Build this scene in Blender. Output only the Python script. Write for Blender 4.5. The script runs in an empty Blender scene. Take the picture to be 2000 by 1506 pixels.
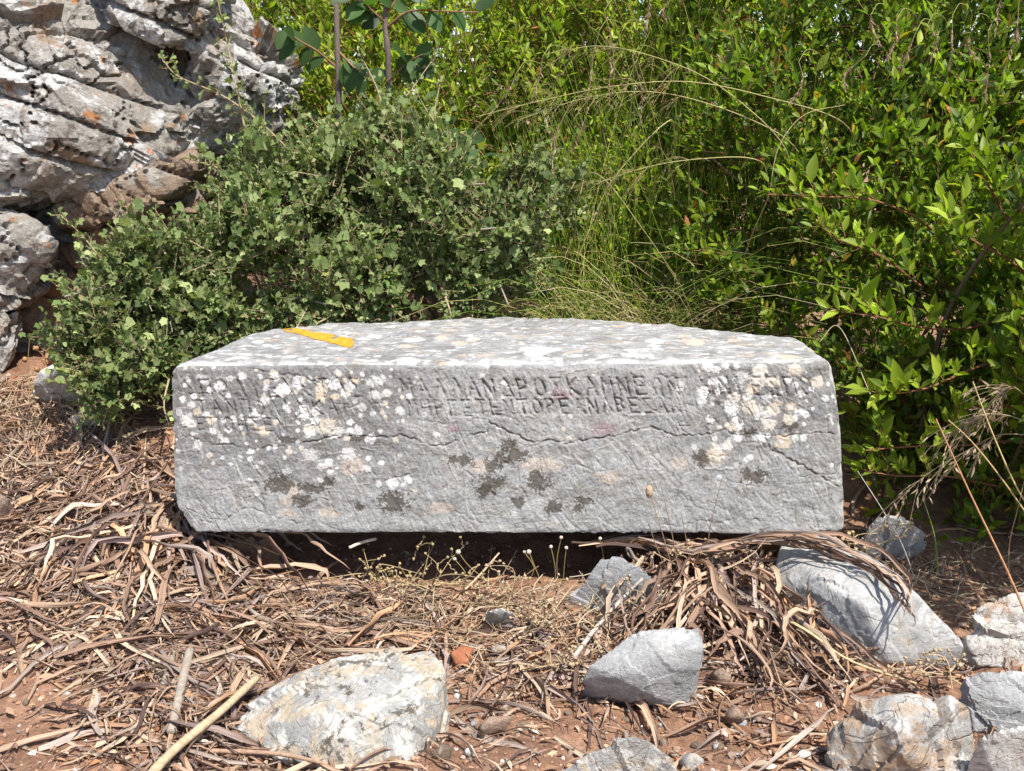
import bpy, bmesh, math
import numpy as np
from mathutils import Matrix, Vector

# ------------------------------------------------------------------ camera, sky, sun, exposure
scn = bpy.context.scene
CAM_H, PITCH, FPX = 1.0, math.radians(15.0), 2000.0
cam_d = bpy.data.cameras.new("camera")
cam_d.sensor_width = 36.0
cam_d.lens = 36.0
cam_d.clip_start = 0.05
cam_d.clip_end = 2000.0
cam = bpy.data.objects.new("camera", cam_d)
scn.collection.objects.link(cam)
cam.location = (0, 0, CAM_H)
cam.rotation_euler = (math.pi / 2 - PITCH, 0, 0)
scn.camera = cam

SUN = Vector((0.27, -0.43, 0.86)).normalized()          # towards the sun
wd = bpy.data.worlds.new("World")
scn.world = wd
wd.use_nodes = True
nt = wd.node_tree
sky = nt.nodes.new("ShaderNodeTexSky")
sky.sky_type = 'NISHITA'
sky.sun_disc = False
sky.sun_elevation = math.asin(SUN.z)
sky.sun_rotation = math.atan2(SUN.x, SUN.y)
sky.altitude = 50
nt.links.new(sky.outputs[0], nt.nodes["Background"].inputs[0])
nt.nodes["Background"].inputs[1].default_value = 0.12
sun_d = bpy.data.lights.new("sun", 'SUN')
sun_d.energy = 4.6
sun_d.angle = math.radians(0.53)
sun_d.color = (1.0, 0.955, 0.88)
sun_o = bpy.data.objects.new("sun", sun_d)
scn.collection.objects.link(sun_o)
sun_o.rotation_euler = SUN.to_track_quat('Z', 'Y').to_euler()
sun_o.location = (3, -3, 8)
scn.view_settings.view_transform = 'Standard'
scn.view_settings.look = 'None'
scn.view_settings.exposure = 0.82
scn.view_settings.gamma = 1.0
scn.view_settings.use_curve_mapping = False
try:
    scn.cycles.use_denoising = True
    scn.cycles.max_bounces = 5
    scn.cycles.diffuse_bounces = 3
    scn.cycles.glossy_bounces = 2
    scn.cycles.transmission_bounces = 3
    scn.cycles.transparent_max_bounces = 4
    scn.cycles.caustics_reflective = False
    scn.cycles.caustics_refractive = False
except Exception:
    pass

# ------------------------------------------------------------------ helpers
R = np.random.default_rng(7)
COL = scn.collection
FW = np.array([0, math.cos(PITCH), -math.sin(PITCH)])
UP = np.array([0, math.sin(PITCH), math.cos(PITCH)])
RT = np.array([1.0, 0, 0])
CAMP = np.array([0, 0, CAM_H])


def ray(px, py):
    px = np.asarray(px, float); py = np.asarray(py, float)
    return FW + ((px - 1000) / FPX)[..., None] * RT + ((753 - py) / FPX)[..., None] * UP


def P(px, py, Y):
    """world point seen at photo pixel (px,py) whose world y is Y"""
    d = ray(px, py)
    return CAMP + d * (np.asarray(Y, float) / d[..., 1])[..., None]


def PZ(px, py, z):
    d = ray(px, py)
    return CAMP + d * ((np.asarray(z, float) - CAM_H) / d[..., 2])[..., None]


def proj(p):
    q = np.asarray(p) - CAMP
    dz = q @ FW
    return 1000 + FPX * (q @ RT) / dz, 753 - FPX * (q @ UP) / dz, dz


def sstep(a, b, x):
    t = np.clip((np.asarray(x, float) - a) / (b - a), 0, 1)
    return t * t * (3 - 2 * t)


_pr = np.random.default_rng(99)
PERM = _pr.permutation(4096).astype(np.int32)
GRAD = _pr.normal(size=(4096, 3)).astype(np.float32)
GRAD /= np.linalg.norm(GRAD, axis=1)[:, None]


def pnoise(p, seed=0):
    p = np.asarray(p, np.float32) + np.float32(seed * 17.37 + 500)
    i = np.floor(p).astype(np.int32)
    f = p - i
    u = f * f * f * (f * (f * 6 - 15) + 10)
    out = 0
    for dx in (0, 1):
        hx = PERM[(i[:, 0] + dx) & 4095]
        wx = u[:, 0] if dx else 1 - u[:, 0]
        for dy in (0, 1):
            hy = PERM[(hx + i[:, 1] + dy) & 4095]
            wy = u[:, 1] if dy else 1 - u[:, 1]
            for dz in (0, 1):
                h = PERM[(hy + i[:, 2] + dz) & 4095]
                g = GRAD[h]
                v = g[:, 0] * (f[:, 0] - dx) + g[:, 1] * (f[:, 1] - dy) + g[:, 2] * (f[:, 2] - dz)
                wz = u[:, 2] if dz else 1 - u[:, 2]
                out = out + v * wx * wy * wz
    return out * 1.5


def fbm(p, oc=4, seed=0, gain=0.5):
    p = np.asarray(p, np.float32)
    s, a, f = 0, 1.0, 1.0
    for k in range(oc):
        s = s + a * pnoise(p * f, seed + k * 3)
        a *= gain
        f *= 2.03
    return s


def ridged(p, oc=4, seed=0, gain=0.5):
    s, a, f = 0, 1.0, 1.0
    for k in range(oc):
        s = s + a * (1 - 2.2 * np.abs(pnoise(np.asarray(p, np.float32) * f, seed + k * 3)))
        a *= gain
        f *= 2.05
    return s


def xyz(*a):
    return np.stack(np.broadcast_arrays(*a), -1).astype(float)


def nrm(v):
    return v / np.maximum(np.linalg.norm(v, axis=-1, keepdims=True), 1e-9)


def mesh_np(name, V, F, col=None, smooth=True):
    V = np.asarray(V, np.float32); F = np.asarray(F, np.int32)
    me = bpy.data.meshes.new(name)
    n, k = F.shape
    me.vertices.add(len(V)); me.vertices.foreach_set("co", V.ravel())
    me.loops.add(n * k); me.loops.foreach_set("vertex_index", F.ravel())
    me.polygons.add(n)
    me.polygons.foreach_set("loop_start", np.arange(0, n * k, k, dtype=np.int32))
    me.polygons.foreach_set("use_smooth", np.full(n, smooth, bool))
    me.update(calc_edges=True)
    if col is not None:
        c = np.ones((len(V), 4), np.float32); c[:, :3] = col
        at = me.color_attributes.new("Col", 'FLOAT_COLOR', 'POINT')
        at.data.foreach_set("color", c.ravel())
    return me


def link(name, me, mat=None, parent=None, loc=None):
    o = bpy.data.objects.new(name, me)
    COL.objects.link(o)
    if mat is not None and not me.materials:
        me.materials.append(mat)
    if parent is not None:
        o.parent = parent
    if loc is not None:
        o.location = loc
    return o


def tag(o, label=None, cat=None, group=None, kind=None):
    if label: o["label"] = label
    if cat: o["category"] = cat
    if group: o["group"] = group
    if kind: o["kind"] = kind
    return o


def empty(name, loc, label, cat, group=None, kind="thing"):
    o = bpy.data.objects.new(name, None)
    COL.objects.link(o)
    o.location = [float(v) for v in loc]
    o.empty_display_size = 0.05
    return tag(o, label, cat, group, kind)


def part(name, V, F, mat, parent, col=None, smooth=True, kind=None):
    """mesh given in world coordinates, hung under parent (an Empty with no rotation)"""
    V = np.asarray(V) - np.array(parent.location)
    o = link(name, mesh_np(name, V, F, col, smooth), mat, parent)
    if kind: o["kind"] = kind
    return o


def solo(name, V, F, mat, label, cat, group=None, col=None, smooth=True, kind=None):
    V = np.asarray(V)
    b = np.array([V[:, 0].mean(), V[:, 1].mean(), V[:, 2].min()])
    o = link(name, mesh_np(name, V - b, F, col, smooth), mat, None, [float(v) for v in b])
    return tag(o, label, cat, group, kind)


def gridF(nu, nv):
    i = np.arange((nu - 1) * (nv - 1))
    a = (i // (nu - 1)) * nu + i % (nu - 1)
    return np.stack([a, a + 1, a + nu + 1, a + nu], 1)


def tubes(paths, rad, k=5, closed_tip=True):
    """paths (S,K,3), rad (S,K) -> V,F (quads)"""
    paths = np.asarray(paths, float); rad = np.asarray(rad, float)
    S, K, _ = paths.shape
    T = nrm(np.gradient(paths, axis=1))
    ref = np.where(np.abs(T[..., 2:3]) > 0.85, np.array([1.0, 0, 0]), np.array([0, 0, 1.0]))
    A = nrm(np.cross(T, ref)); B = np.cross(T, A)
    ang = np.arange(k) * 2 * math.pi / k
    V = paths[:, :, None] + rad[..., None, None] * (A[:, :, None] * np.cos(ang)[:, None] + B[:, :, None] * np.sin(ang)[:, None])
    base = (np.arange(S) * K * k)[:, None, None] + (np.arange(K - 1) * k)[None, :, None]
    j = np.arange(k)[None, None]; j2 = (j + 1) % k
    F = np.stack([base + j, base + j2, base + k + j2, base + k + j], -1).reshape(-1, 4)
    return V.reshape(-1, 3), F


def spline(pts, n):
    """Catmull-Rom through pts -> n points"""
    p = np.asarray(pts, float)
    p = np.vstack([2 * p[0] - p[1], p, 2 * p[-1] - p[-2]])
    m = len(p) - 3
    t = np.linspace(0, m - 1e-6, n)
    i = t.astype(int); f = (t - i)[:, None]
    a, b, c, d = p[i], p[i + 1], p[i + 2], p[i + 3]
    return 0.5 * (2 * b + (c - a) * f + (2 * a - 5 * b + 4 * c - d) * f ** 2 + (3 * b - a - 3 * c + d) * f ** 3)


# ------------------------------------------------------------------ materials
def newmat(name, rough=0.8):
    m = bpy.data.materials.new(name)
    m.use_nodes = True
    n = m.node_tree
    b = n.nodes["Principled BSDF"]
    b.inputs["Roughness"].default_value = rough
    b.inputs["Specular IOR Level"].default_value = 0.3
    return m, n, b


def noise_node(n, vec, scale, detail=6, rough=0.6, typ='FBM', dist=0.0):
    t = n.nodes.new("ShaderNodeTexNoise")
    t.noise_type = typ
    t.inputs["Scale"].default_value = scale
    t.inputs["Detail"].default_value = detail
    t.inputs["Roughness"].default_value = rough
    t.inputs["Distortion"].default_value = dist
    n.links.new(vec, t.inputs["Vector"])
    return t.outputs["Fac"]


def ramp(n, fac, stops, interp='LINEAR'):
    r = n.nodes.new("ShaderNodeValToRGB")
    r.color_ramp.interpolation = interp
    e = r.color_ramp.elements
    while len(e) < len(stops): e.new(0.5)
    for k, (p, c) in enumerate(stops):
        e[k].position = p
        e[k].color = (*c, 1) if hasattr(c, '__len__') else (c, c, c, 1)
    n.links.new(fac, r.inputs[0])
    return r.outputs[0]


def mix(n, fac, a, b, mode='MIX'):
    m = n.nodes.new("ShaderNodeMix")
    m.data_type = 'RGBA'; m.blend_type = mode
    for sock, v in ((m.inputs[0], fac), (m.inputs[6], a), (m.inputs[7], b)):
        if isinstance(v, (int, float)):
            sock.default_value = v
        elif isinstance(v, tuple):
            sock.default_value = (*v, 1)
        else:
            n.links.new(v, sock)
    return m.outputs[2]


def bump(n, b, height, strength=0.5, dist=0.01):
    bp = n.nodes.new("ShaderNodeBump")
    bp.inputs["Strength"].default_value = strength
    bp.inputs["Distance"].default_value = dist
    n.links.new(height, bp.inputs["Height"])
    n.links.new(bp.outputs[0], b.inputs["Normal"])


def math2(n, op, a, b):
    m = n.nodes.new("ShaderNodeMath"); m.operation = op
    for s, v in zip(m.inputs, (a, b)):
        if isinstance(v, (int, float)): s.default_value = v
        else: n.links.new(v, s)
    return m.outputs[0]


def geo_pos(n):
    return n.nodes.new("ShaderNodeNewGeometry").outputs["Position"]


def attr(n, name="Col"):
    a = n.nodes.new("ShaderNodeAttribute"); a.attribute_name = name
    return a.outputs["Color"]


def vcol_mat(name, rough=0.85, nscale=160, namp=0.35, bstr=0.5, bdist=0.004):
    m, n, b = newmat(name, rough)
    p = geo_pos(n)
    f1 = noise_node(n, p, nscale, 5, 0.65)
    c = ramp(n, f1, [(0.25, 1 - namp), (0.75, 1 + namp)])
    n.links.new(mix(n, 1.0, attr(n), c, 'MULTIPLY'), b.inputs["Base Color"])
    f2 = noise_node(n, p, nscale * 1.6, 4, 0.7)
    bump(n, b, f2, bstr, bdist)
    return m


def leaf_mat(name, rough=0.42, trans=0.35, tcol=(1.25, 1.25, 0.55), spec=0.4):
    m, n, b = newmat(name, rough)
    b.inputs["Specular IOR Level"].default_value = spec
    col = attr(n)
    n.links.new(col, b.inputs["Base Color"])
    tr = n.nodes.new("ShaderNodeBsdfTranslucent")
    n.links.new(mix(n, 1.0, col, tcol, 'MULTIPLY'), tr.inputs[0])
    mx = n.nodes.new("ShaderNodeMixShader")
    mx.inputs[0].default_value = trans
    n.links.new(b.outputs[0], mx.inputs[1]); n.links.new(tr.outputs[0], mx.inputs[2])
    n.links.new(mx.outputs[0], n.nodes["Material Output"].inputs[0])
    return m


def stone_mat(name, base, light, tan, dark, scale=1.0, tan_amt=0.5, dark_amt=0.5, light_amt=0.5, vein=0.5, bstr=0.7):
    m, n, b = newmat(name, 0.88)
    p = geo_pos(n)
    big = noise_node(n, p, 9 * scale, 6, 0.62, dist=0.6)
    c = ramp(n, big, [(0.3, tuple(0.72 * v for v in base)), (0.7, tuple(1.2 * v for v in base))])
    l = ramp(n, noise_node(n, p, 16 * scale, 7, 0.7, dist=1.0), [(0.60 - 0.22 * light_amt, 0.0), (0.66 - 0.22 * light_amt, 1.0)])
    c = mix(n, l, c, light)
    t = ramp(n, noise_node(n, p, 13.3 * scale, 6, 0.7, dist=0.8), [(0.63 - 0.2 * tan_amt, 0.0), (0.72 - 0.2 * tan_amt, 0.85)])
    c = mix(n, t, c, tan)
    d = ramp(n, noise_node(n, p, 21 * scale, 8, 0.75), [(0.66 - 0.16 * dark_amt, 0.0), (0.71 - 0.16 * dark_amt, 0.9)])
    c = mix(n, d, c, dark)
    # thin mineral veins
    w = noise_node(n, p, 7 * scale, 4, 0.55, dist=1.8)
    v = math2(n, 'ABSOLUTE', math2(n, 'SUBTRACT', w, 0.5), 0)
    vv = ramp(n, v, [(0.0, vein), (0.012, 0.0)])
    c = mix(n, vv, c, tuple(0.55 * x for x in tan))
    f = ramp(n, noise_node(n, p, 190, 5, 0.7), [(0.25, 0.72), (0.75, 1.25)])
    c = mix(n, 1.0, c, f, 'MULTIPLY')
    n.links.new(c, b.inputs["Base Color"])
    h = math2(n, 'ADD', noise_node(n, p, 60 * scale, 8, 0.72), math2(n, 'MULTIPLY', vv, -0.4))
    bump(n, b, h, bstr, 0.012)
    return m


M_LEAF = leaf_mat("glossy_leaf", 0.46, 0.46, (1.2, 1.4, 0.5), 0.32)
M_GREY = leaf_mat("grey_green_leaf", 0.6, 0.36, (1.15, 1.2, 0.6), 0.25)
M_STRAW = leaf_mat("straw", 0.75, 0.22, (1.0, 0.85, 0.6), 0.2)
M_WOOD = vcol_mat("bark", 0.85, 120, 0.35, 0.6, 0.004)


def straw_leaf_mat():
    """dry strap leaf: fine fibres run along the leaf (object-space noise stretched by a per-vertex length/width coordinate)"""
    m, n, b = newmat("dry_strap_leaf", 0.8)
    b.inputs["Specular IOR Level"].default_value = 0.2
    col = attr(n)
    uv = attr(n, "Fib")
    mp = n.nodes.new("ShaderNodeMapping")
    mp.inputs["Scale"].default_value = (0.85, 0.10, 1.0)
    n.links.new(uv, mp.inputs[0])
    f = noise_node(n, mp.outputs[0], 9.0, 4, 0.6)
    c = mix(n, 1.0, col, ramp(n, f, [(0.30, 0.38), (0.48, 0.95), (0.68, 1.35)]), 'MULTIPLY')
    n.links.new(c, b.inputs["Base Color"])
    bump(n, b, f, 0.6, 0.003)
    tr = n.nodes.new("ShaderNodeBsdfTranslucent")
    n.links.new(mix(n, 1.0, c, (1.0, 0.8, 0.55), 'MULTIPLY'), tr.inputs[0])
    mx = n.nodes.new("ShaderNodeMixShader"); mx.inputs[0].default_value = 0.15
    n.links.new(b.outputs[0], mx.inputs[1]); n.links.new(tr.outputs[0], mx.inputs[2])
    n.links.new(mx.outputs[0], n.nodes["Material Output"].inputs[0])
    return m


M_STRAP = straw_leaf_mat()


def ground_mat():
    m, n, b = newmat("red_brown_soil", 0.95)
    p = geo_pos(n)
    c = ramp(n, noise_node(n, p, 4.0, 6, 0.65), [(0.3, (0.24, 0.125, 0.075)), (0.55, (0.36, 0.200, 0.125)), (0.75, (0.43, 0.275, 0.185))])
    g = ramp(n, noise_node(n, p, 70, 6, 0.75), [(0.3, 0.55), (0.55, 1.0), (0.72, 1.45)])
    c = mix(n, 1.0, c, g, 'MULTIPLY')
    n.links.new(c, b.inputs["Base Color"])
    h = math2(n, 'ADD', noise_node(n, p, 90, 8, 0.75), math2(n, 'MULTIPLY', noise_node(n, p, 25, 4, 0.6), 1.5))
    bump(n, b, h, 0.9, 0.012)
    return m


# ------------------------------------------------------------------ ground
def ground_z(x, y):
    x = np.asarray(x, float); y = np.asarray(y, float)
    sh = x.shape
    x = x.ravel(); y = y.ravel()
    z = 0.10 * sstep(2.25, 2.8, y)
    z = z + 0.15 * sstep(2.15, 2.95, y) * sstep(-0.45, -0.95, x)
    z = z - 0.018 * sstep(1.98, 2.06, y) * sstep(2.5, 2.2, y) * sstep(.66, .60, np.abs(x + .02))
    z = z + 0.03 * sstep(1.3, 1.9, y) * sstep(-0.3, -0.9, x)
    z = z + 0.05 * sstep(3, 8, y)
    p = xyz(x, y, 0 * x)
    near = np.exp(-(np.maximum(0, np.hypot(x, y - 2) - 3) / 4) ** 2)
    z = z + near * (0.022 * fbm(p * 2.6, 3, 3) + 0.010 * fbm(p * 11, 3, 11))
    z = z + (1 - near) * 0.25 * fbm(p * 0.12, 3, 5)
    return z.reshape(sh)


def build_ground():
    nu, nv = 290, 270
    a = np.linspace(-1, 1, nu); b = np.linspace(0, 1, nv)
    gx = 1.9 * a + 88 * np.sign(a) * np.abs(a) ** 9
    gy = -1.0 + 2.0 * sstep(0, 0.05, b) + 3.2 * b + 160 * b ** 14 - 6 * (1 - b) ** 40
    X, Y = np.meshgrid(gx, gy)
    Z = ground_z(X, Y)
    q = xyz(X.ravel(), Y.ravel(), 0 * X.ravel())
    near = (np.hypot(X, Y - 2) < 3).ravel()
    Zf = Z.ravel().copy()
    Zf[near] += 0.0045 * fbm(q[near] * 38, 3, 21)
    V = xyz(X.ravel(), Y.ravel(), Zf)
    o = link("ground", mesh_np("ground", V, gridF(nu, nv)), ground_mat())
    tag(o, "reddish brown stony soil in front of the inscribed block", None, None, "structure")


build_ground()


def G(px, py):
    """ground point seen at a pixel"""
    return GH(np.array([float(px)]), np.array([float(py)]))[0]


def GH(px, py):
    """ground points seen at many pixels"""
    z = np.zeros(len(px))
    for _ in range(14):
        p = PZ(px, py, np.minimum(z, .8))
        z = .5 * z + .5 * ground_z(p[:, 0], p[:, 1])
    p[:, 2] = ground_z(p[:, 0], p[:, 1])
    return p


# ------------------------------------------------------------------ the inscribed block
def glyphs():
    g = {
        'Α': [[(0, 1), (.5, 0), (1, 1)], [(.2, .62), (.8, .62)]],
        'Δ': [[(0, 1), (.5, 0), (1, 1), (0, 1)]],
        'Ε': [[(.9, 0), (0, 0), (0, 1), (.9, 1)], [(0, .5), (.7, .5)]],
        'Γ': [[(0, 1), (0, 0), (.85, 0)]],
        'Η': [[(0, 0), (0, 1)], [(.9, 0), (.9, 1)], [(0, .5), (.9, .5)]],
        'Ι': [[(.4, 0), (.4, 1)]],
        'Κ': [[(0, 0), (0, 1)], [(.85, 0), (0, .55), (.9, 1)]],
        'Λ': [[(0, 1), (.5, 0), (1, 1)]],
        'Μ': [[(0, 1), (.1, 0), (.5, .6), (.9, 0), (1, 1)]],
        'Ν': [[(0, 1), (0, 0), (.9, 1), (.9, 0)]],
        'Ο': [[(.45, 0), (.1, .2), (0, .5), (.15, .85), (.5, 1), (.85, .8), (.95, .5), (.8, .15), (.45, 0)]],
        'Π': [[(0, 1), (0, 0), (.9, 0), (.9, 1)]],
        'Ρ': [[(0, 1), (0, 0), (.6, .05), (.8, .25), (.6, .5), (0, .55)]],
        'Σ': [[(.9, 0), (0, 0), (.5, .48), (0, 1), (.9, 1)]],
        'Β': [[(0, 1), (0, 0), (.6, .05), (.75, .25), (.55, .48), (0, .5)], [(.55, .48), (.85, .72), (.6, .97), (0, 1)]],
        'Χ': [[(0, 0), (.9, 1)], [(.9, 0), (0, 1)]],
        'Υ': [[(0, 0), (.45, .5), (.9, 0)], [(.45, .5), (.45, 1)]],
        'Τ': [[(0, 0), (1, 0)], [(.5, 0), (.5, 1)]],
        'Ω': [[(0, 1), (.3, .95), (.05, .5), (.25, .1), (.5, 0), (.8, .1), (.95, .5), (.7, .95), (1, 1)]],
    }
    return g


NU, NV = 900, 234
U0, U1, V0, V1 = 337.0, 1650.0, 706.0, 1045.0
HM = np.zeros((NV, NU))
UU, VV = np.meshgrid(np.linspace(U0, U1, NU), np.linspace(V0, V1, NV))
CUTM = np.zeros((NV, NU))


def stroke(arr, pts, w, depth, soft=1.0):
    for (x0, y0), (x1, y1) in zip(pts[:-1], pts[1:]):
        m = w * 3 + 2
        i0 = int(np.clip((min(x0, x1) - m - U0) / (U1 - U0) * (NU - 1), 0, NU - 1)); i1 = int(np.clip((max(x0, x1) + m - U0) / (U1 - U0) * (NU - 1) + 2, 1, NU))
        j0 = int(np.clip((min(y0, y1) - m - V0) / (V1 - V0) * (NV - 1), 0, NV - 1)); j1 = int(np.clip((max(y0, y1) + m - V0) / (V1 - V0) * (NV - 1) + 2, 1, NV))
        if i1 <= i0 or j1 <= j0: continue
        x = UU[j0:j1, i0:i1]; y = VV[j0:j1, i0:i1]
        dx, dy = x1 - x0, y1 - y0
        L2 = dx * dx + dy * dy + 1e-9
        t = np.clip(((x - x0) * dx + (y - y0) * dy) / L2, 0, 1)
        d = np.hypot(x - x0 - t * dx, y - y0 - t * dy)
        v = depth * np.exp(-(d / w) ** 2)
        arr[j0:j1, i0:i1] = np.maximum(arr[j0:j1, i0:i1], v)


def wiggle(pts, step=9, amp=2.2, rng=R):
    out = []
    for (x0, y0), (x1, y1) in zip(pts[:-1], pts[1:]):
        n = max(1, int(math.hypot(x1 - x0, y1 - y0) / step))
        for k in range(n):
            out.append((x0 + (x1 - x0) * k / n + rng.normal(0, amp * .5), y0 + (y1 - y0) * k / n + rng.normal(0, amp)))
    out.append(pts[-1])
    return out


def build_block():
    rng = np.random.default_rng(5)
    # ---- carved letters (worn Greek capitals in two lines)
    gl = glyphs()
    let = np.zeros((NV, NU))
    def write(text, x0, x1, y, h, wearc, wears, w, depth, skew):
        adv = (x1 - x0) / len(text)
        for k, ch in enumerate(text):
            if ch not in gl: continue
            x = x0 + k * adv
            wd_ = adv * (0.3 if ch == 'Ι' else 0.62); h_ = h + rng.normal(0, .8)
            wear = max(.66, math.exp(-((x - wearc) / wears) ** 2)) * rng.uniform(.8, 1.1)
            y0 = y + rng.normal(0, .8)
            for pl in gl[ch]:
                q = [(x + a * wd_ + b * skew, y0 + b * h_) for a, b in pl]
                stroke(let, q, w, depth * wear)
    write("ΠΟΛΥΕΥΚΤΑΣΑ ΜΑΛΛΑΝΔΡΟΣΚΑΜΝΕΩΝΙΗΝΙΕΣΠΟ", 392, 1610, 737, 34, 1060, 330, 2.3, .0060, 6)
    write("ΜΗΡΓΕΤΕΝΤΟΡΕΑΝΛΒΕΣΑΝ", 800, 1345, 777, 28, 1080, 260, 2.1, .0060, 5)
    write("ΤΑΝΠΟΛΙΝΚΑΙ", 385, 700, 777, 27, 900, 300, 2.0, .0060, 4)
    write("ΕΠΟΗΣΕΝ", 385, 570, 812, 25, 900, 300, 2.0, .0056, 4)
    # ---- cracks
    cr = np.zeros((NV, NU))
    cracks = [
        ([(337, 852), (372, 848), (395, 856), (420, 866), (450, 862), (484, 877), (520, 868), (560, 866)], 2.6, .006),
        ([(590, 862), (640, 850), (672, 848), (702, 846), (740, 849), (775, 850), (786, 843), (846, 864), (866, 866), (905, 852), (936, 841), (958, 838)], 2.6, .006),
        ([(960, 818), (985, 830), (1012, 845), (1046, 861), (1080, 858), (1106, 864), (1130, 860), (1175, 855), (1205, 850), (1232, 845), (1262, 837), (1281, 835), (1302, 843), (1322, 850), (1346, 850)], 2.7, .007),
        ([(1346, 850), (1382, 848), (1420, 841), (1446, 850), (1480, 848), (1512, 850), (1560, 848), (1602, 843), (1652, 846)], 2.7, .006),
        ([(1495, 867), (1530, 885), (1563, 904), (1597, 926), (1625, 942), (1652, 962)], 3.4, .008),
        ([(1250, 776), (1276, 795), (1302, 806), (1322, 800), (1350, 802)], 2.4, .005),
        ([(345, 985), (375, 1001), (397, 1013), (430, 1015), (456, 1001), (480, 990), (520, 1005), (556, 1014), (582, 1021)], 2.4, .005),
        ([(1290, 1022), (1332, 1026), (1370, 1016), (1392, 1023), (1440, 1011), (1492, 1016)], 2.3, .005),
        ([(480, 710), (540, 725), (590, 729), (628, 743)], 2.6, .005),
        ([(337, 763), (420, 762), (472, 756)], 2.4, .005),
        ([(360, 829), (420, 816), (480, 818)], 2.2, .004), ([(560, 800), (640, 802), (700, 788), (762, 780)], 2.2, .004),
        ([(1520, 712), (1575, 738), (1650, 802)], 2.3, .004), ([(1380, 740), (1420, 800), (1440, 845)], 2.3, .0045),
        ([(1300, 760), (1335, 830), (1350, 850)], 2.2, .004), ([(1235, 850), (1280, 890), (1330, 940)], 2.3, .005),
        ([(1330, 960), (1360, 990), (1400, 1002)], 2.2, .004), ([(1480, 960), (1540, 1020), (1560, 1045)], 2.2, .004),
        ([(860, 720), (885, 760), (900, 830), (912, 870)], 2.2, .004), ([(1180, 720), (1215, 790), (1260, 850)], 2.2, .0035),
    ]
    for pts, w, d in cracks:
        stroke(cr, wiggle(pts, 6, 1.5, rng), w * rng.uniform(.42, .66), d * (.62 if w > 2.5 else .4))
    # ---- many small grooves and raised ribs
    gr = np.zeros((NV, NU)); rib = np.zeros((NV, NU))
    for k in range(520):
        x0 = rng.uniform(U0, U1); y0 = rng.uniform(V0, V1)
        if rng.random() < 0.72:
            a = math.radians(rng.normal(66, 13)); L = rng.gamma(2.0, 14)
        else:
            a = math.radians(rng.normal(8, 14)); L = rng.gamma(2.2, 16)
        pts = wiggle([(x0, y0), (x0 + L * math.cos(a), y0 + L * math.sin(a))], 7, 1.3, rng)
        stroke(gr if rng.random() < 0.6 else rib, pts, rng.uniform(1.2, 2.0), rng.uniform(.0005, .0020))
    # hairlines: thin pale calcite ribs and thin dark fissures
    hl = np.zeros((NV, NU)); hd = np.zeros((NV, NU))
    for k in range(1500):
        x0 = rng.uniform(U0 - 20, U1); y0 = rng.uniform(V0 - 20, V1)
        z_ = rng.random()
        if z_ < .62: a = math.radians(rng.normal(62, 14)); L = rng.gamma(1.8, 17)
        elif z_ < .88: a = math.radians(rng.normal(6, 16)); L = rng.gamma(1.8, 15)
        else: a = math.radians(rng.normal(110, 14)); L = rng.gamma(1.8, 11)
        pts = wiggle([(x0, y0), (x0 + L * math.cos(a), y0 + L * math.sin(a))], 6, 1.1, rng)
        stroke(hl if rng.random() < (.62 if x0 > 850 else .4) else hd, pts, rng.uniform(.8, 1.35), rng.uniform(.35, 1.0))
    # ---- broad and fine relief
    q = xyz(UU.ravel() / 100, VV.ravel() / 100, 0 * UU.ravel())
    sk = q.copy(); sk[:, 0] = q[:, 0] - 0.42 * q[:, 1]
    rel = 0.0035 * fbm(q * 1.7, 3, 2) + 0.0005 * ridged(sk * np.array([9.0, 3.0, 1]), 3, 4) + 0.00045 * ridged(q * np.array([9.0, 13.0, 1]), 4, 9) + 0.0005 * fbm(q * 24, 3, 15)
    rel = rel.reshape(NV, NU)
    bot = sstep(985, 1045, VV)                       # bottom margin is dressed a little smoother, with tool marks
    wn = fbm(q * 6.5, 3, 18).reshape(NV, NU)
    let *= np.clip(.78 + .8 * wn, .12, 1.1)
    cr *= np.clip(.7 + 1.1 * fbm(q * 4.5, 2, 19).reshape(NV, NU), .2, 1.3)
    h = rel * (1 - .25 * bot) - let - cr - gr + 0.8 * rib + .0007 * hl - .0010 * hd

    # ---- colour
    c1 = fbm(q * 3.2, 4, 31).reshape(NV, NU); c2 = fbm(q * 9, 4, 37).reshape(NV, NU); c3 = fbm(q * 26, 3, 41).reshape(NV, NU)
    lum = 0.250 + 0.035 * c1 + 0.05 * c2 + 0.07 * c3
    film = np.maximum(sstep(900, 700, UU) * sstep(960, 840, VV), 0.9 * sstep(1320, 1420, UU) * sstep(900, 830, VV))
    film = np.clip(film + 0.15 * c1, 0, 1)
    lum = lum * (1 - 0.30 * film)
    lum = lum * (1 + 0.12 * sstep(985, 1030, VV))
    C = lum[..., None] * np.array([1.0, 0.992, 0.972])
    st_ = sstep(.05, .5, fbm(q * np.array([3.4, 6.0, 1]), 4, 45, .6)).reshape(NV, NU)
    C = C * (1 - .20 * st_[..., None] * np.array([.85, 1.0, 1.15]))
    def blend(mask, col):
        nonlocal C
        C = C * (1 - mask[..., None]) + mask[..., None] * np.asarray(col)
    # dark brown tint along the cracks, in carved letters and grooves
    blend(0.6 * np.clip(cr / .0045, 0, 1), (0.085, 0.065, 0.055))
    blend(0.50 * np.clip(let / .004, 0, 1) * sstep(-.6, .2, c2), (0.10, 0.085, 0.075))
    blend(0.40 * np.clip(gr / .003, 0, 1) * sstep(-.3, .4, c1), (0.14, 0.11, 0.09))
    blend(0.40 * np.clip(rib / .003, 0, 1), (0.52, 0.49, 0.44))
    blend(.6 * hl, (0.46, 0.435, 0.39))
    blend(.5 * hd, (0.13, 0.11, 0.095))
    wob = 0.30 * c2 + 0.28 * c3
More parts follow.
